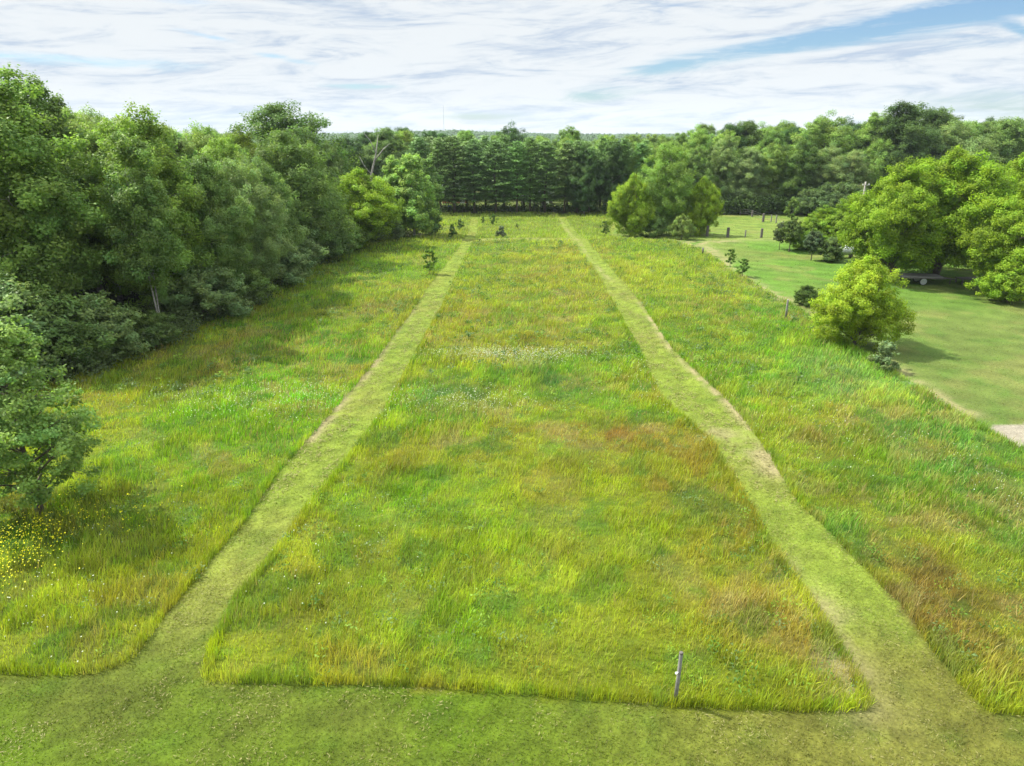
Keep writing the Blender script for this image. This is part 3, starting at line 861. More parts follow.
tag(link('undergrowth', mesh_np('undergrowth', v, f, None, M_GRASS, tn)), 'low tangle of weeds along the foot of the left wood', 'undergrowth', None, 'stuff')

# --- dead snag
sn = MB()
bx, by = xat(366, 106, 8), 106.0
sn.tube([(0, 0, -.1), (.25, 0, 4), (.8, 0, 8), (1.7, 0, 11), (2.2, 0, 13.6)], [.24, .21, .17, .10, .03], 7)
sn.tube([(1.3, 0, 9.8), (2.8, .2, 11.6), (3.8, .3, 12.4)], [.12, .07, .02], 5)
sn.tube([(1.7, 0, 11), (1.0, -.2, 12.8), (.2, -.3, 13.8)], [.09, .05, .02], 5)
sn.tube([(.8, 0, 8), (-.3, .2, 9.4), (-.8, .2, 10.6)], [.08, .05, .02], 5)
s = empty('dead_tree', (bx, by, 0))
tag(s, 'bleached dead trunk leaning to the right among the left wood crowns', 'dead tree')
sn.build('trunk', M_DEADWOOD, s, True)

# ------------------------------------------------------------------ made things
def post(loc, h, r, mat, label, square=False, tilt=(0, 0), cat='post', group=None):
    o = empty('fence_post', (loc[0], loc[1], float(ground_z(np.array(loc[0]), np.array(loc[1])))))
    o.rotation_euler = (tilt[0], tilt[1], .3)
    tag(o, label, cat, group)
    m = MB()
    if square:
        m.box((0, 0, h / 2 - .1), (r * 2, r * 2, h + .2), None, r * .25)
    else:
        m.tube([(0, 0, -.2), (r * .06, 0, h * .5), (0, r * .05, h * .985), (0, 0, h)], [r * 1.05, r, r * .97, r * .8], 12)
    m.build('shaft', mat, o, not square)
    return o


p = post(at(675, 703), 1.55, .05, M_OLDWOOD, 'tall grey weathered post alone at the front edge of the meadow', tilt=(0, .02))
m = MB()
m.tube([(0, 0, 1.545), (0, 0, 1.585), (0, 0, 1.6)], [.054, .054, .042], 12)
m.build('cap', M_DARKWOOD, p)
m = MB()
m.tube([(-.044, -.02, .98), (-.09, -.04, .99), (-.115, -.05, 1.01)], [.018, .022, .03], 8)
m.build('insulator', M_WHITE, p)
post(at(785.5, 319), 1.55, .075, M_OLDWOOD, 'grey post at the lawn edge left of the lone yellow tree', tilt=(.02, -.03))
post(at(702.5, 254), .75, .11, M_DARKWOOD, 'short dark stump of a post where the pale track meets the lawn')

FRONT = [(707, 236), (727.5, 238), (745, 238), (761, 239), (778, 239)]
BACK = [(782, 230), (776, 222.5), (771, 221.5), (763, 221.5), (752, 216.5), (740, 215), (724, 214.6), (709, 214.6)]


def fence(pts, sizes, label):
    P = [at(*q) for q in pts]
    o = empty('wire_fence', (*P[0], 0))
    tag(o, label, 'fence')
    for q, (h, r) in zip(P, sizes):
        m = MB()
        m.tube([(q[0] - P[0][0], q[1] - P[0][1], -.1), (q[0] - P[0][0], q[1] - P[0][1], h * .97), (q[0] - P[0][0], q[1] - P[0][1], h)], [r * 1.05, r, r * .85], 10)
        m.build('post', M_OLDWOOD if r < .1 else M_DARKWOOD, o, False)
    for z in (.35, .7, 1.05):
        m = MB()
        m.tube([(q[0] - P[0][0], q[1] - P[0][1], z + .01 * (i % 2)) for i, q in enumerate(P)], [.008] * len(P), 4)
        m.build('wire', M_WIRE, o)
    return o


fence(FRONT, [(1.45, .2), (1.45, .2), (1.1, .09), (1.45, .17), (1.2, .1)], 'wire fence on thick wooden posts along the near side of the paddock')
fence(BACK, [(1.2, .16), (1.2, .09), (1.1, .09), (1.3, .19), (1.0, .16), (.9, .1), (.9, .1), (.9, .1)], 'wire fence on wooden posts running round the back of the paddock')

# flatbed trailer under the left maple
tr = empty('flatbed_trailer', (xat(916, 67, .6), 66.5, 0), R(-9))
tag(tr, 'low grey flatbed trailer parked in the shade under the left maple', 'trailer')
m = MB()
for i in range(9):
    m.box((0, -.84 + i * .21, .78), (3.9, .2, .05), None, .01)
m.build('deck', M_OLDWOOD, tr)
m = MB()
for sy in (-.9, .9):
    m.box((0, sy, .69), (3.9, .07, .12))
for sx in (-1.9, -.9, 0, .9, 1.9):
    m.box((sx, 0, .69), (.07, 1.72, .1))
m.build('frame', M_RUST, tr)
for sy in (-.82, .82):
    for sx in (.15,):
        w_ = MB()
        n = 20
        prof = [(.30, -.1), (.34, -.07), (.34, .07), (.30, .1)]
        vs = [(math.cos(6.2832 * k / n) * r + sx, y + sy, math.sin(6.2832 * k / n) * r + .34) for k in range(n) for r, y in prof]
        fs = [(k * 4 + j, k * 4 + j + 1, ((k + 1) % n) * 4 + j + 1, ((k + 1) % n) * 4 + j) for k in range(n) for j in range(3)]
        w_.add(vs, fs)
        wo = w_.build('wheel', M_TYRE, tr)
        r_ = MB()
        r_.tube([(sx, sy - .08, .34), (sx, sy + .08, .34)], [.3, .3], 16)
        r_.build('rim', M_METAL, wo)
m = MB()
m.tube([(1.95, .6, .68), (3.2, 0, .5)], [.05, .05], 6)
m.tube([(1.95, -.6, .68), (3.2, 0, .5)], [.05, .05], 6)
m.tube([(3.15, 0, .5), (3.4, 0, .5)], [.06, .05], 8)
m.build('drawbar', M_RUST, tr)
m = MB()
m.tube([(2.9, 0, .55), (2.9, 0, 0)], [.035, .05], 8)
m.build('jack_stand', M_RUST, tr)

# low timber platform in the deep shade
pf = empty('timber_platform', (xat(974, 66, .4), 66.5, 0), R(4))
tag(pf, 'low dark timber platform in deep shade beneath the middle maple', 'platform')
m = MB()
for i in range(6):
    m.box((0, -.5 + i * .2, .5), (2.6, .19, .05), None, .01)
m.build('deck', M_DARKWOOD, pf)
for sx in (-1.15, 1.15):
    for sy in (-.45, .45):
        m = MB()
        m.box((sx, sy, .235), (.1, .1, .47))
        m.build('leg', M_DARKWOOD, pf)

# white tank beside the bushes
tk = empty('gas_tank', (*at(844, 258), 0), R(8))
tag(tk, 'white rounded tank lying half hidden behind the lone yellow tree', 'tank')
m = MB()
n = 16
sec = [(-1.45, .03), (-1.42, .2), (-1.32, .36), (-1.15, .45), (-.9, .48), (.9, .48), (1.15, .45), (1.32, .36), (1.42, .2), (1.45, .03)]
vs = [(xx, math.cos(6.2832 * k / n) * r, .85 + math.sin(6.2832 * k / n) * r) for xx, r in sec for k in range(n)]
fs = [(i * n + k, i * n + (k + 1) % n, i * n + n + (k + 1) % n, i * n + n + k) for i in range(len(sec) - 1) for k in range(n)]
fs += [tuple(range(n))[::-1], tuple((len(sec) - 1) * n + k for k in range(n))]
m.add(vs, fs)
m.build('shell', M_TANK, tk, True)
m = MB()
m.tube([(0, 0, 1.3), (0, 0, 1.42), (0, 0, 1.5)], [.2, .2, .12], 12)
m.build('dome', M_WHITE, tk, True)
for sx in (-.8, .8):
    m = MB()
    m.box((sx, 0, .22), (.14, .6, .5))
    m.build('foot', M_RUST, tk)

# utility pole
up = empty('utility_pole', (xat(864, 112, 5), 112, 0), R(12))
tag(up, 'pale grey utility pole before the trees, left of the maples', 'pole')
m = MB()
m.tube([(0, 0, -.2), (0, 0, 3), (0, 0, 6.6)], [.17, .15, .12], 10)
m.build('shaft', M_DEADWOOD, up, True)
m = MB()
m.box((0, -.15, 6.1), (1.3, .09, .11))
m.build('crossarm', M_DEADWOOD, up)
for sx in (-.55, .55):
    m = MB()
    m.tube([(sx, -.15, 6.16), (sx, -.15, 6.24), (sx, -.15, 6.32)], [.04, .06, .03], 8)
    m.build('insulator', M_WHITE, up)

# radio mast on the horizon
rm = empty('radio_mast', ((444 - 512) / FPX * 1500 * CP, 1500, 0))
tag(rm, 'thin radio mast far away on the horizon', 'mast')
m = MB()
for a in range(3):
    w0, w1 = (math.cos(a * 2.094), math.sin(a * 2.094)), (math.cos((a + 1) * 2.094), math.sin((a + 1) * 2.094))
    m.tube([(w0[0] * .8, w0[1] * .8, 0), (w0[0] * .6, w0[1] * .6, 64)], [.16, .12], 4)
    for k in range(20):
        m.tube([(w0[0] * .75, w0[1] * .75, k * 3.2), (w1[0] * .72, w1[1] * .72, k * 3.2 + 3.2)], [.07, .07], 4, False)
m.build('lattice', M_METAL, rm)
m = MB()
m.tube([(0, 0, 63.5), (0, 0, 70)], [.1, .06], 5)
m.build('antenna', M_METAL, rm)


def building(name, loc, rz, size, rise, wallm, roofm, label, cat, windows):
    o = empty(name, (*loc, 0), rz)
    tag(o, label, cat)
    lx, ly, h = size
    m = MB()
    x2, y2 = lx / 2, ly / 2
    vs = [(-x2, -y2, 0), (x2, -y2, 0), (x2, y2, 0), (-x2, y2, 0), (-x2, -y2, h), (x2, -y2, h), (x2, y2, h), (-x2, y2, h), (-x2, 0, h + rise), (x2, 0, h + rise)]
    m.add(vs, [(0, 1, 5, 4), (2, 3, 7, 6), (1, 2, 6, 9, 5), (3, 0, 4, 8, 7), (3, 2, 1, 0)])
    m.build('wall', wallm, o)
    m = MB()
    sl = math.hypot(y2 + .35, rise * (y2 + .35) / y2)
    an = math.atan2(rise, y2)
    for sgn in (-1, 1):
        m.box((0, sgn * (y2 + .35) / 2, h + rise - math.tan(an) * (y2 + .35) / 2 + .06), (lx + .6, sl, .09), Matrix.Rotation(-sgn * an, 3, 'X'))
    m.build('roof', roofm, o)
    for wx in windows:
        m = MB()
        for dx in (-.52, .52):
            m.box((wx + dx, -y2 - .03, 1.5), (.08, .06, 1.1))
        for dz in (-.52, .52):
            m.box((wx, -y2 - .03, 1.5 + dz), (.96, .06, .08))
        w = m.build('window', M_WHITE, o)
        m = MB()
        m.box((wx, -y2 - .015, 1.5), (.94, .02, .94))
        m.build('pane', M_GLASS, w)
    m = MB()
    m.box((lx * .32, -y2 - .02, 1.02), (.95, .04, 2.0))
    d = m.build('door', M_WHITE, o)
    m = MB()
    m.tube([(lx * .32 - .35, -y2 - .04, 1.0), (lx * .32 - .35, -y2 - .1, 1.0)], [.03, .04], 8)
    m.build('handle', M_METAL, d)
    return o


building('shed', (xat(454, 148, 2), 148.0), R(8), (5.0, 4.0, 2.4), 1.4, M_REDWALL, M_GREYROOF, 'red brown shed with a pale roof glimpsed behind the left pines', 'shed', (-1.4, .4))
building('shed', (xat(537, 146, 2), 146.0), R(-4), (6.4, 3.6, 1.7), .6, M_DARKWOOD, M_METAL, 'long low grey shed glimpsed between trunks in the middle of the pine row', 'shed', (-1.8, 0))

br = empty('barrel', (*at(450, 210.5), 0))
tag(br, 'pale blue barrel at the foot of the leftmost pines', 'barrel')
m = MB()
m.tube([(0, 0, 0), (0, 0, .04), (0, 0, .3), (0, 0, .32), (0, 0, .34), (0, 0, .62), (0, 0, .64), (0, 0, .66), (0, 0, .94), (0, 0, .98)], [.27, .3, .31, .325, .31, .31, .325, .31, .3, .27], 16)
m.build('drum', M_BLUE, br, True)
m = MB()
m.tube([(0, 0, .985), (0, 0, 1.0)], [.22, .21], 16)
m.build('lid', M_WHITE, br)

# ------------------------------------------------------------------ ground
def axis(lo, hi, step, far):
    a = list(np.arange(lo, hi + step, step))
    s, p, q = step, a[0], a[-1]
    L_, R_ = [], []
    while q < far:
        s *= 1.35
        p -= s
        q += s
        L_.append(p)
        R_.append(q)
    return np.array(L_[::-1] + a + R_)


gx, gy = axis(-46, 62, .3, 1900), axis(11, 132, .3, 1900)
X, Y = np.meshgrid(gx, gy)
V = np.stack([X, Y, ground_z(X, Y)], -1).reshape(-1, 3)
nx, ny = len(gx), len(gy)
idx = np.arange(nx * ny).reshape(ny, nx)
Q = np.stack([idx[:-1, :-1], idx[:-1, 1:], idx[1:, 1:], idx[1:, :-1]], -1).reshape(-1, 4)
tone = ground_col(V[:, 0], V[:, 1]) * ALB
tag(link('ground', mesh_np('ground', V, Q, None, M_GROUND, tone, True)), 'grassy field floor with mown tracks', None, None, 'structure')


# ------------------------------------------------------------------ grass
def blades(x, y, h, w, colr, lean):
    n = len(x)
    az = rng.uniform(0, 2 * np.pi, n)
    a2 = rng.normal(.5, 1.2, n)
    ld = np.stack([np.cos(a2), np.sin(a2)], 1) * (lean * h)[:, None]
    wd = np.stack([np.cos(az), np.sin(az)], 1) * (w * .5)[:, None]
    z0 = ground_z(x, y) - .02
    p = np.stack([x, y], 1)

    def pt(xy, z):
        return np.concatenate([xy, z[:, None]], 1)
    V = np.stack([pt(p - wd, z0), pt(p + wd, z0), pt(p + wd * .8 + ld * .3, z0 + h * .55), pt(p - wd * .8 + ld * .3, z0 + h * .55), pt(p + ld, z0 + h)], 1).reshape(-1, 3)
    b = np.arange(n)[:, None] * 5
    return V, b + np.array([0, 1, 2, 3]), b + np.array([3, 2, 4]), np.repeat(colr, 5, 0)


def join(parts):
    Vs, Qs, Ts, Cs, o = [], [], [], [], 0
    for v, q, t, c in parts:
        Vs.append(v)
        Qs.append(q + o)
        Ts.append(t + o)
        Cs.append(c)
        o += len(v)
    return np.concatenate(Vs), np.concatenate(Qs), np.concatenate(Ts), np.concatenate(Cs)


def scatter(y0, y1, dens, xl=None, xr=None):
    hw = .80 * y1 + 5
    xl = -hw if xl is None else xl
    xr = hw if xr is None else xr
    n = int((xr - xl) * (y1 - y0) * dens)
    x, y = rng.uniform(xl, xr, n), rng.uniform(y0, y1, n)
    k = np.abs(x) < .80 * y + 5
    return x[k], y[k]


STRAW = srgb(206, 190, 128)
parts, flowers_dry = [], []
for y0, y1, dens, w in ((11.5, 21, 330, .017), (21, 29, 220, .021), (29, 40, 130, .028), (40, 58, 75, .036), (58, 84, 42, .048), (84, 130, 22, .065)):
    x, y = scatter(y0, y1, dens)
    k = tall_mask(x, y, .25) & (x > wood_edge(y) - 2)
    x, y = x[k], y[k]
    lump = fbm(x, y, 1.6, 91)
    hgt = (.7 + .6 * clumps(x, y, .42, 5)) * (.19 + .27 * sstep(.3, .75, lump)) * rng.uniform(.6, 1.25, len(x)) * (.8 + .5 * (fbm(x, y, 9, 92) - .2))
    keep = rng.random(len(x)) < .55 + .9 * (lump - .25)
    x, y, hgt = x[keep], y[keep], hgt[keep]
    c = meadow_col(x, y) * rng.uniform(.7, 1.34, (len(x), 1)) * (1 + rng.normal(0, .06, (len(x), 3)))
    st = rng.random(len(x)) < .05 + .14 * dryness(x, y)
    c[st] = c[st] * .45 + STRAW * .55 * rng.uniform(.7, 1.1, (st.sum(), 1))
    parts.append(blades(x, y, hgt, w * rng.uniform(.7, 1.4, len(x)), c * ALB * 2.1, rng.uniform(.12, .75, len(x))))
# the cut edges of the blocks: stems stand thick and upright where the mower stopped
for y0, y1, dens, w in ((11.5, 21, 420, .017), (21, 33, 230, .022), (33, 60, 90, .034)):
    x, y = scatter(y0, y1, dens)
    k = tall_mask(x, y, .12) & (x > wood_edge(y))
    x, y = x[k], y[k]
    e = .32
    k = ~(tall_mask(x - e, y) & tall_mask(x + e, y) & tall_mask(x, y - e))
    x, y = x[k], y[k]
    hgt = rng.uniform(.24, .47, len(x)) * (.75 + .5 * fbm(x, y, .8, 93))
    c = meadow_col(x, y) * rng.uniform(.7, 1.3, (len(x), 1)) * (1 + rng.normal(0, .05, (len(x), 3)))
    parts.append(blades(x, y, hgt, w * rng.uniform(.7, 1.4, len(x)), c * ALB * 1.9, rng.uniform(.08, .45, len(x))))
V, Q, T, C = join(parts)
n_tall = len(Q)
tag(link('meadow_grass', mesh_np('meadow_grass', V, Q, T, M_GRASS, C)), 'tall uncut meadow grass in the blocks between the mown tracks', 'grass', None, 'stuff')

parts = []
for y0, y1, dens, w, h in ((11, 20, 420, .018, .07), (20, 30, 240, .022, .07), (30, 48, 100, .032, .07), (48, 72, 40, .05, .07), (72, 128, 12, .08, .09)):
    x, y = scatter(y0, y1, dens)
    k = ~tall_mask(x, y, .25) & (x > wood_edge(y) - 2) & ~inside(P_SAND, x, y)
    x, y = x[k], y[k]
    lawn = inside(P_LAWN, x, y)
    bare = np.zeros(len(x))
    for line, wd, kk in TAN:
        bare = np.maximum(bare, kk * np.exp(-(linedist(line, x, y) / wd) ** 2))
    k = (rng.random(len(x)) > bare * 1.1) & (rng.random(len(x)) < .35 + 1.0 * fbm(x, y, .8, 95))
    x, y, lawn = x[k], y[k], lawn[k]
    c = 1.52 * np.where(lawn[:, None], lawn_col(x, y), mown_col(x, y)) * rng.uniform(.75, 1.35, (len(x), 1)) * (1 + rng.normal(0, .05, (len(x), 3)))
    st = rng.random(len(x)) < .12
    c[st] = c[st] * .4 + STRAW * .6
    parts.append(blades(x, y, h * rng.uniform(.4, 1.4, len(x)) * np.where(lawn, .7, 1) * (.6 + .8 * fbm(x, y, .7, 96)), w * rng.uniform(.7, 1.4, len(x)), c * ALB, rng.uniform(.2, 1.3, len(x))))
V, Q, T, C = join(parts)
tag(link('mown_grass', mesh_np('mown_grass', V, Q, T, M_GRASS, C)), 'short mown grass of the tracks, headland and lawn', 'grass', None, 'stuff')


# broad-leaved weeds standing in clumps among the grasses
x, y = scatter(14, 95, 1.1)
k = tall_mask(x, y) & (x > wood_edge(y)) & (rng.random(len(x)) < sstep(.42, .66, fbm(x, y, 6, 111)) + .12)
x, y = x[k], y[k]
hh = rng.uniform(.2, .6, len(x))
kind = rng.integers(0, 4, len(x))
wc = np.array([srgb(112, 156, 52), srgb(150, 190, 60), srgb(132, 162, 96), srgb(92, 134, 48)])[kind] * ALB * 1.6
per = 22
cen = np.repeat(np.stack([x, y, ground_z(x, y) + hh], 1), per, 0)
off = rng.normal(size=cen.shape) * np.repeat(rng.uniform(.10, .24, len(x)), per)[:, None]
off[:, 2] = -np.abs(off[:, 2]) * np.repeat(hh * 3, per)
lsz = np.repeat(np.where(y < 35, .10, .17) * rng.uniform(.7, 1.3, len(x)), per)
v, f = leaf_quads(cen + off, np.array([0, -.1, .8]) + rng.normal(size=cen.shape) * .5, lsz, lsz * .45, rng)
tag(link('meadow_weeds', mesh_np('meadow_weeds', v, f, None, M_GRASS, np.repeat(np.repeat(wc, per, 0) * rng.uniform(.8, 1.2, (len(cen), 1)), 4, 0))), 'leafy weeds scattered in clumps through the meadow', 'weeds', None, 'stuff')

# dry clippings left lying by the mower
x, y = scatter(11, 62, 80)
k = ~tall_mask(x, y) & ~inside(P_LAWN, x, y) & (x > wood_edge(y)) & (rng.random(len(x)) < 1.2 * sstep(.40, .68, fbm(x, y * .5, .7, 121)))
x, y = x[k], y[k]
cen = np.stack([x, y, ground_z(x, y) + rng.uniform(.03, .08, len(x))], 1)
lsz = np.where(y < 24, .085, .16) * rng.uniform(.6, 1.3, len(x))
v, f = leaf_quads(cen, np.array([0, 0, 1.]) + rng.normal(size=cen.shape) * .22, lsz, lsz * .22, rng)
c = np.where((rng.random(len(x)) < .7)[:, None], srgb(198, 190, 126), srgb(150, 150, 70)) * ALB * 1.35 * rng.uniform(.7, 1.15, (len(x), 1))
tag(link('grass_clippings', mesh_np('grass_clippings', v, f, None, M_GRASS, np.repeat(c, 4, 0))), 'pale dry clippings lying on the mown tracks', 'clippings', None, 'stuff')


def specks(name, x, y, h, size, c, label, stems=True):
    z = ground_z(x, y) + h
    cen = np.stack([x, y, z], 1)
    v, f = leaf_quads(cen, np.array([0, -.25, 1]) + rng.normal(size=cen.shape) * .35, size, size, rng)
    tag(link(name, mesh_np(name, v, f, None, M_FLOWER, np.repeat(c, 4, 0))), label, 'flowers', None, 'stuff')


# buttercups at the left, white clover and daisies in pale drifts, tan seed heads
a = at(18, 558)
n = 1100
x, y = a[0] - .3 + rng.normal(0, 1.0, n), a[1] + rng.normal(0, 1.4, n)
b = at(90, 525)
x2, y2 = b[0] + rng.normal(0, 1.9, 170), b[1] + rng.normal(0, .9, 170)
x, y = np.append(x, x2), np.append(y, y2)
specks('yellow_buttercups', x, y, rng.uniform(.4, .65, len(x)), .05 * rng.uniform(.6, 1.3, len(x)), srgb(232, 226, 24) * .8 * rng.uniform(.8, 1.1, (len(x), 1)), 'yellow buttercups in the tall grass under the lone left tree')
xs, ys = [], []
for px_, py_, rx, ry, n in ((515, 358, 70, 5, 1500), (470, 404, 60, 10, 500), (290, 402, 120, 14, 1200), (660, 378, 50, 20, 300), (330, 560, 60, 40, 60), (60, 600, 100, 55, 90), (1000, 500, 30, 60, 120), (820, 430, 60, 30, 150)):
    p, e, t, b_ = at(px_, py_), at(px_ + rx, py_), at(px_, py_ - ry), at(px_, py_ + ry)
    xs.append(p[0] + rng.normal(0, abs(e[0] - p[0]) * .6, n))
    ys.append(p[1] + rng.normal(0, abs(t[1] - b_[1]) * .4, n))
x, y = np.concatenate(xs), np.concatenate(ys)
k = tall_mask(x, y)
x, y = x[k], y[k]
specks('white_wildflowers', x, y, rng.uniform(.3, .5, len(x)), .048, np.array([.42, .46, .32]) * rng.uniform(.7, 1.1, (len(x), 1)), 'small white wildflowers in pale drifts through the meadow')
x, y = scatter(16, 60, 9)
k = tall_mask(x, y) & (rng.random(len(x)) < .08 + .6 * dryness(x, y)) & (x > wood_edge(y))
x, y = x[k], y[k]
h0 = rng.uniform(.4, .75, len(x))
wv = np.where(y < 30, .03, .055)
c = 1.5 * (srgb(200, 180, 112) * rng.uniform(.6, 1.15, (len(x), 1))) * ALB
b = blades(x, y, h0, wv, c, rng.uniform(.1, .5, len(x)))
vv = b[0].reshape(-1, 5, 3)
vv[:, :2, 2] += h0[:, None] * .55                       # heads only: the stalks are the grass below
vv[:, :2] = vv[:, :2] * .3 + vv[:, 2:4][:, ::-1] * .7
vv[:, :2, 2] -= .05
tag(link('seed_heads', mesh_np('seed_heads', vv.reshape(-1, 3), b[1], b[2], M_GRASS, b[3])), 'tan seed heads standing above the meadow grass', 'seed heads', None, 'stuff')

# ------------------------------------------------------------------ far wooded rise on the horizon
def rise(x, y):
    return 6 * np.exp(-((x + 110) / 120) ** 2) * sstep(800, 1200, y) + 4 * fbm(x, y, 260, 99) * sstep(600, 1200, y)


ra = np.geomspace(235, 1700, 190)
aa = np.linspace(-.78, .78, 620)
A_, D_ = np.meshgrid(aa, ra)
hx, hy = (np.tan(A_) * D_).ravel(), D_.ravel()


def domes(x, y, s, seed):
    x, y = x / s, y / s
    xi, yi = np.floor(x), np.floor(y)
    best, hid = np.full(x.shape, 9.), np.zeros(x.shape)

    def h(a, b, k):
        v = np.sin(a * 127.1 + b * 311.7 + (seed + k) * 74.7) * 43758.5453
        return v - np.floor(v)
    for i in (-1, 0, 1):
        for j in (-1, 0, 1):
            a, b = xi + i, yi + j
            d = (a + h(a, b, 1) - x) ** 2 + (b + h(a, b, 2) - y) ** 2
            m = d < best
            best = np.where(m, d, best)
            hid = np.where(m, h(a, b, 3), hid)
    return best, hid


dd, hid = domes(hx, hy, 11.0, 3)
d2, hid2 = domes(hx, hy, 29.0, 8)
hz = 3.6 + 3.0 * hid - 4.5 * np.clip(dd, 0, 1) + 2.6 * hid2 * (1 - np.clip(d2, 0, 1)) + rise(hx, hy) + rng.normal(0, .35, len(hx))
idx = np.arange(len(hx)).reshape(D_.shape)
q_ = np.stack([idx[:-1, :-1], idx[:-1, 1:], idx[1:, 1:], idx[1:, :-1]], -1).reshape(-1, 4)
v_ = np.stack([hx, hy, hz], 1)
tn_ = (.7 + .6 * hid)[:, None] * rng.uniform(.75, 1.25, (len(hx), 1)) * np.array([.062, .115, .042])
k = rng.choice(len(hx), 60000)
cen = v_[k] + rng.normal(size=(len(k), 3)) * np.array([1.5, 1.5, .8])
sz = np.clip(cen[:, 1] / 260, 1, 4) ** .5
v, f = leaf_quads(cen, np.array([-.2, -.5, .7]) + rng.normal(size=cen.shape) * .5, 1.7 * sz, 1.2 * sz, rng)
tag(link('distant_woods', mesh_np('distant_woods', np.concatenate([v_, v]), np.concatenate([q_, f + len(v_)]), None, M_GRASS, np.concatenate([tn_, np.repeat(tn_[k], 4, 0)]))), 'far blue green woods along the horizon', 'woods', None, 'stuff')

# ------------------------------------------------------------------ air
def haze(density):
    m = D.materials.new('air')
    nt, N, L = nodes_of(m)
    out = N.new('ShaderNodeOutputMaterial')
    pv = N.new('ShaderNodeVolumePrincipled')
    pv.inputs['Color'].default_value = (.80, .90, 1.0, 1)
    pv.inputs['Density'].default_value = density
    L.new(pv.outputs[0], out.inputs['Volume'])
    b = MB()
    b.box((0, 0, 36), (5400, 5400, 76))
    tag(b.build('haze', m), 'thin bluish summer haze', None, None, 'stuff')


HAZE = .00010
if HAZE:
    haze(HAZE)

# ------------------------------------------------------------------ sky, sun, camera
w = D.worlds.new('World')
scene.world = w
w.use_nodes = True
nt = w.node_tree
N, L = nt.nodes, nt.links
N.clear()
EL = R(50)
SUN = Vector((-.914 * math.cos(EL), .406 * math.cos(EL), math.sin(EL)))
out = N.new('ShaderNodeOutputWorld')
bg = N.new('ShaderNodeBackground')
bg.inputs['Strength'].default_value = .10
sky = N.new('ShaderNodeTexSky')
sky.sky_type = 'NISHITA'
sky.sun_disc = False
sky.sun_elevation = EL
sky.sun_rotation = math.atan2(SUN.x, SUN.y)
sky.air_density = 1.0
sky.dust_density = .6
sky.ozone_density = 1.6


def math_n(op, a, b=None, c=None):
    n = N.new('ShaderNodeMath')
    n.operation = op
    for i, q in enumerate((a, b, c)):
        if q is None:
            continue
        if isinstance(q, (int, float)):
            n.inputs[i].default_value = q
        else:
            L.new(q, n.inputs[i])
    return n.outputs[0]


tc = N.new('ShaderNodeTexCoord')
sx = N.new('ShaderNodeSeparateXYZ')
L.new(tc.outputs['Generated'], sx.inputs[0])
az = math_n('ARCTAN2', sx.outputs['X'], sx.outputs['Y'])
el = math_n('ARCSINE', sx.outputs['Z'])
cb = N.new('ShaderNodeCombineXYZ')
slant = math_n('ADD', el, math_n('MULTIPLY', az, -.035))
L.new(math_n('MULTIPLY', az, 2.7), cb.inputs[0])
L.new(math_n('MULTIPLY', slant, 19), cb.inputs[1])


def noise(scale, detail=7, rough=.55, dist=.4, off=0):
    mp = N.new('ShaderNodeMapping')
    mp.inputs['Location'].default_value = (off, off * .7, off * 1.3)
    L.new(cb.outputs[0], mp.inputs['Vector'])
    n = N.new('ShaderNodeTexNoise')
    n.inputs['Scale'].default_value = scale
    n.inputs['Detail'].default_value = detail
    n.inputs['Roughness'].default_value = rough
    n.inputs['Distortion'].default_value = dist
    L.new(mp.outputs[0], n.inputs['Vector'])
    return n.outputs['Fac']


def maprange(v, a, b, c=0., d=1.):
    m = N.new('ShaderNodeMapRange')
    m.interpolation_type = 'SMOOTHSTEP'
    for i, q in zip(('From Min', 'From Max', 'To Min', 'To Max'), (a, b, c, d)):
        m.inputs[i].default_value = q
    L.new(v, m.inputs['Value'])
    return m.outputs[0]


def gap(px, py, rx, ry, tilt):
    """an opening in the cloud sheet centred on a bearing and elevation, soft and torn by the noise"""
    a0 = math.atan((px - 512) / (FPX * CP))
    e0 = math.atan((383 - py) / FPX) - PITCH
    ra, re = rx / FPX, ry / FPX
    da = math_n('SUBTRACT', az, a0)
    de = math_n('SUBTRACT', el, e0)
    de = math_n('SUBTRACT', de, math_n('MULTIPLY', da, tilt))
    q = math_n('ADD', math_n('POWER', math_n('ABSOLUTE', math_n('DIVIDE', da, ra)), 2.0), math_n('POWER', math_n('ABSOLUTE', math_n('DIVIDE', de, re)), 2.0))
    return math_n('EXPONENT', math_n('MULTIPLY', q, -1.0))


n_big, n_fine = noise(1.1, 8, .5, .5, 3.1), noise(2.6, 9, .62, .9, 8.4)
n_wisp = noise(6.0, 9, .68, .8, 1.7)
holes = None
for g, k in ((gap(900, 27, 190, 10, .13), .56), (gap(1090, -4, 100, 9, .1), .35), (gap(230, 8, 60, 8, -.05), .32), (gap(575, 97, 55, 8, .05), .26), (gap(640, 68, 45, 6, .1), .22), (gap(378, 87, 40, 3.5, 0), .36),
             (gap(940, 48, 11, 4, -.3), .4), (gap(1000, 36, 8, 3, -.3), .3), (gap(480, 117, 60, 4, 0), .24), (gap(120, 70, 160, 5, -.03), .17), (gap(250, 42, 30, 3, -.15), .28), (gap(995, 112, 120, 14, .02), .34), (gap(320, 62, 30, 3, -.15), .26)):
    t = math_n('MULTIPLY', g, k)
    holes = t if holes is None else math_n('ADD', holes, t)
dens = math_n('ADD', math_n('MULTIPLY', n_big, .55), math_n('MULTIPLY', n_fine, .45))
dens = math_n('SUBTRACT', dens, math_n('MULTIPLY', holes, math_n('ADD', -.1, math_n('MULTIPLY', n_wisp, 2.2))))
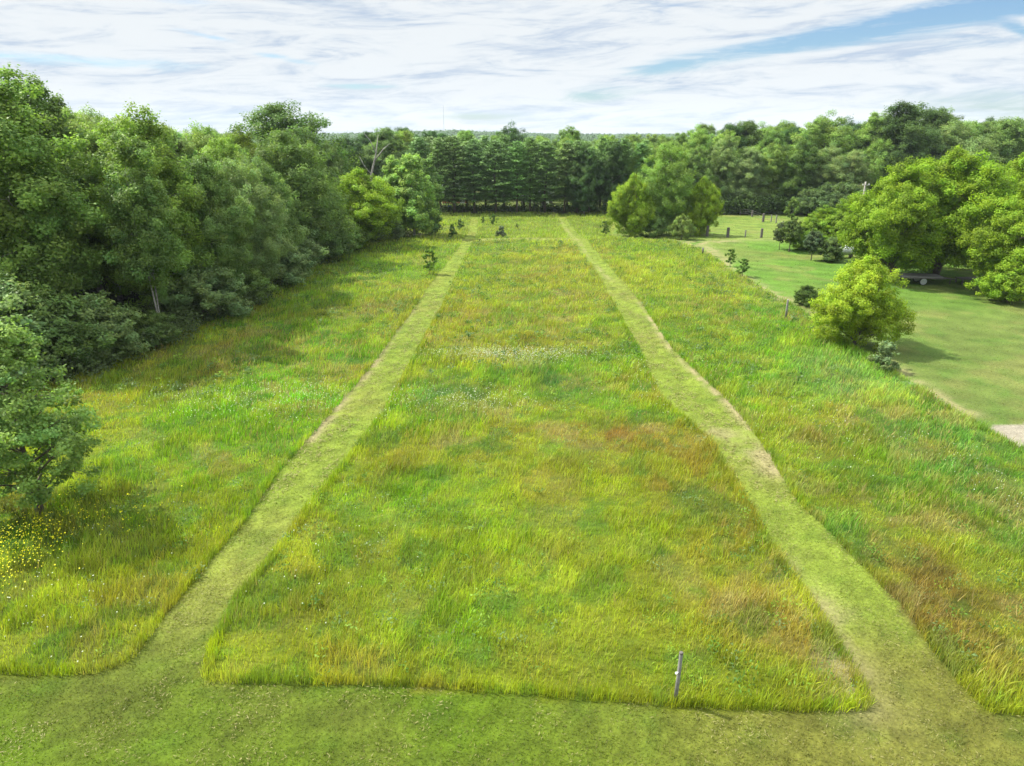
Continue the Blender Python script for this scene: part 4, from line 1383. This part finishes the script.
cover = maprange(dens, .10, .44)
shade = maprange(math_n('ADD', math_n('MULTIPLY', n_fine, .7), math_n('MULTIPLY', n_wisp, .3)), .32, .55)
cm = N.new('ShaderNodeMix')
cm.data_type = 'RGBA'
cm.inputs[6].default_value = (2.25, 2.75, 3.45, 1)
cm.inputs[7].default_value = (3.85, 4.05, 4.2, 1)
L.new(shade, cm.inputs[0])
sat = N.new('ShaderNodeMix')
sat.data_type = 'RGBA'
sat.blend_type = 'MULTIPLY'
sat.inputs[0].default_value = 1
sat.inputs[7].default_value = (.40, .51, .61, 1)
L.new(sky.outputs[0], sat.inputs[6])
mx = N.new('ShaderNodeMix')
mx.data_type = 'RGBA'
L.new(cover, mx.inputs[0])
L.new(sat.outputs[2], mx.inputs[6])
L.new(cm.outputs[2], mx.inputs[7])
# cloud sheet boosted overhead, out of view, as added fill light
high = N.new('ShaderNodeVectorMath')
high.operation = 'SCALE'
L.new(mx.outputs[2], high.inputs[0])
L.new(maprange(el, .22, .95, 1.0, 3.0), high.inputs['Scale'])
L.new(high.outputs[0], bg.inputs['Color'])
L.new(bg.outputs[0], out.inputs['Surface'])

sl = D.lights.new('sun', 'SUN')
sl.energy = 5.0
sl.angle = R(.53)
sl.color = (1, .95, .86)
so = D.objects.new('sun', sl)
so.rotation_euler = (-SUN).to_track_quat('-Z', 'Y').to_euler()
so.location = (0, 0, 60)
col.objects.link(so)

cd = D.cameras.new('camera')
cd.sensor_width = 36
cd.lens = 36 * FPX / 1024
cd.clip_end = 30000
cam = D.objects.new('camera', cd)
cam.location = (0, 0, CAM_H)
cam.rotation_euler = (math.pi / 2 - PITCH, 0, 0)
col.objects.link(cam)
scene.camera = cam

vs_ = scene.view_settings
vs_.view_transform = 'Standard'
vs_.look = 'None'
vs_.exposure = 1.15
vs_.gamma = 1
vs_.use_curve_mapping = False
scene.cycles.max_bounces = 8
scene.cycles.transparent_max_bounces = 4
scene.cycles.use_denoising = True
print('tall blades', n_tall, 'objects', len(D.objects))
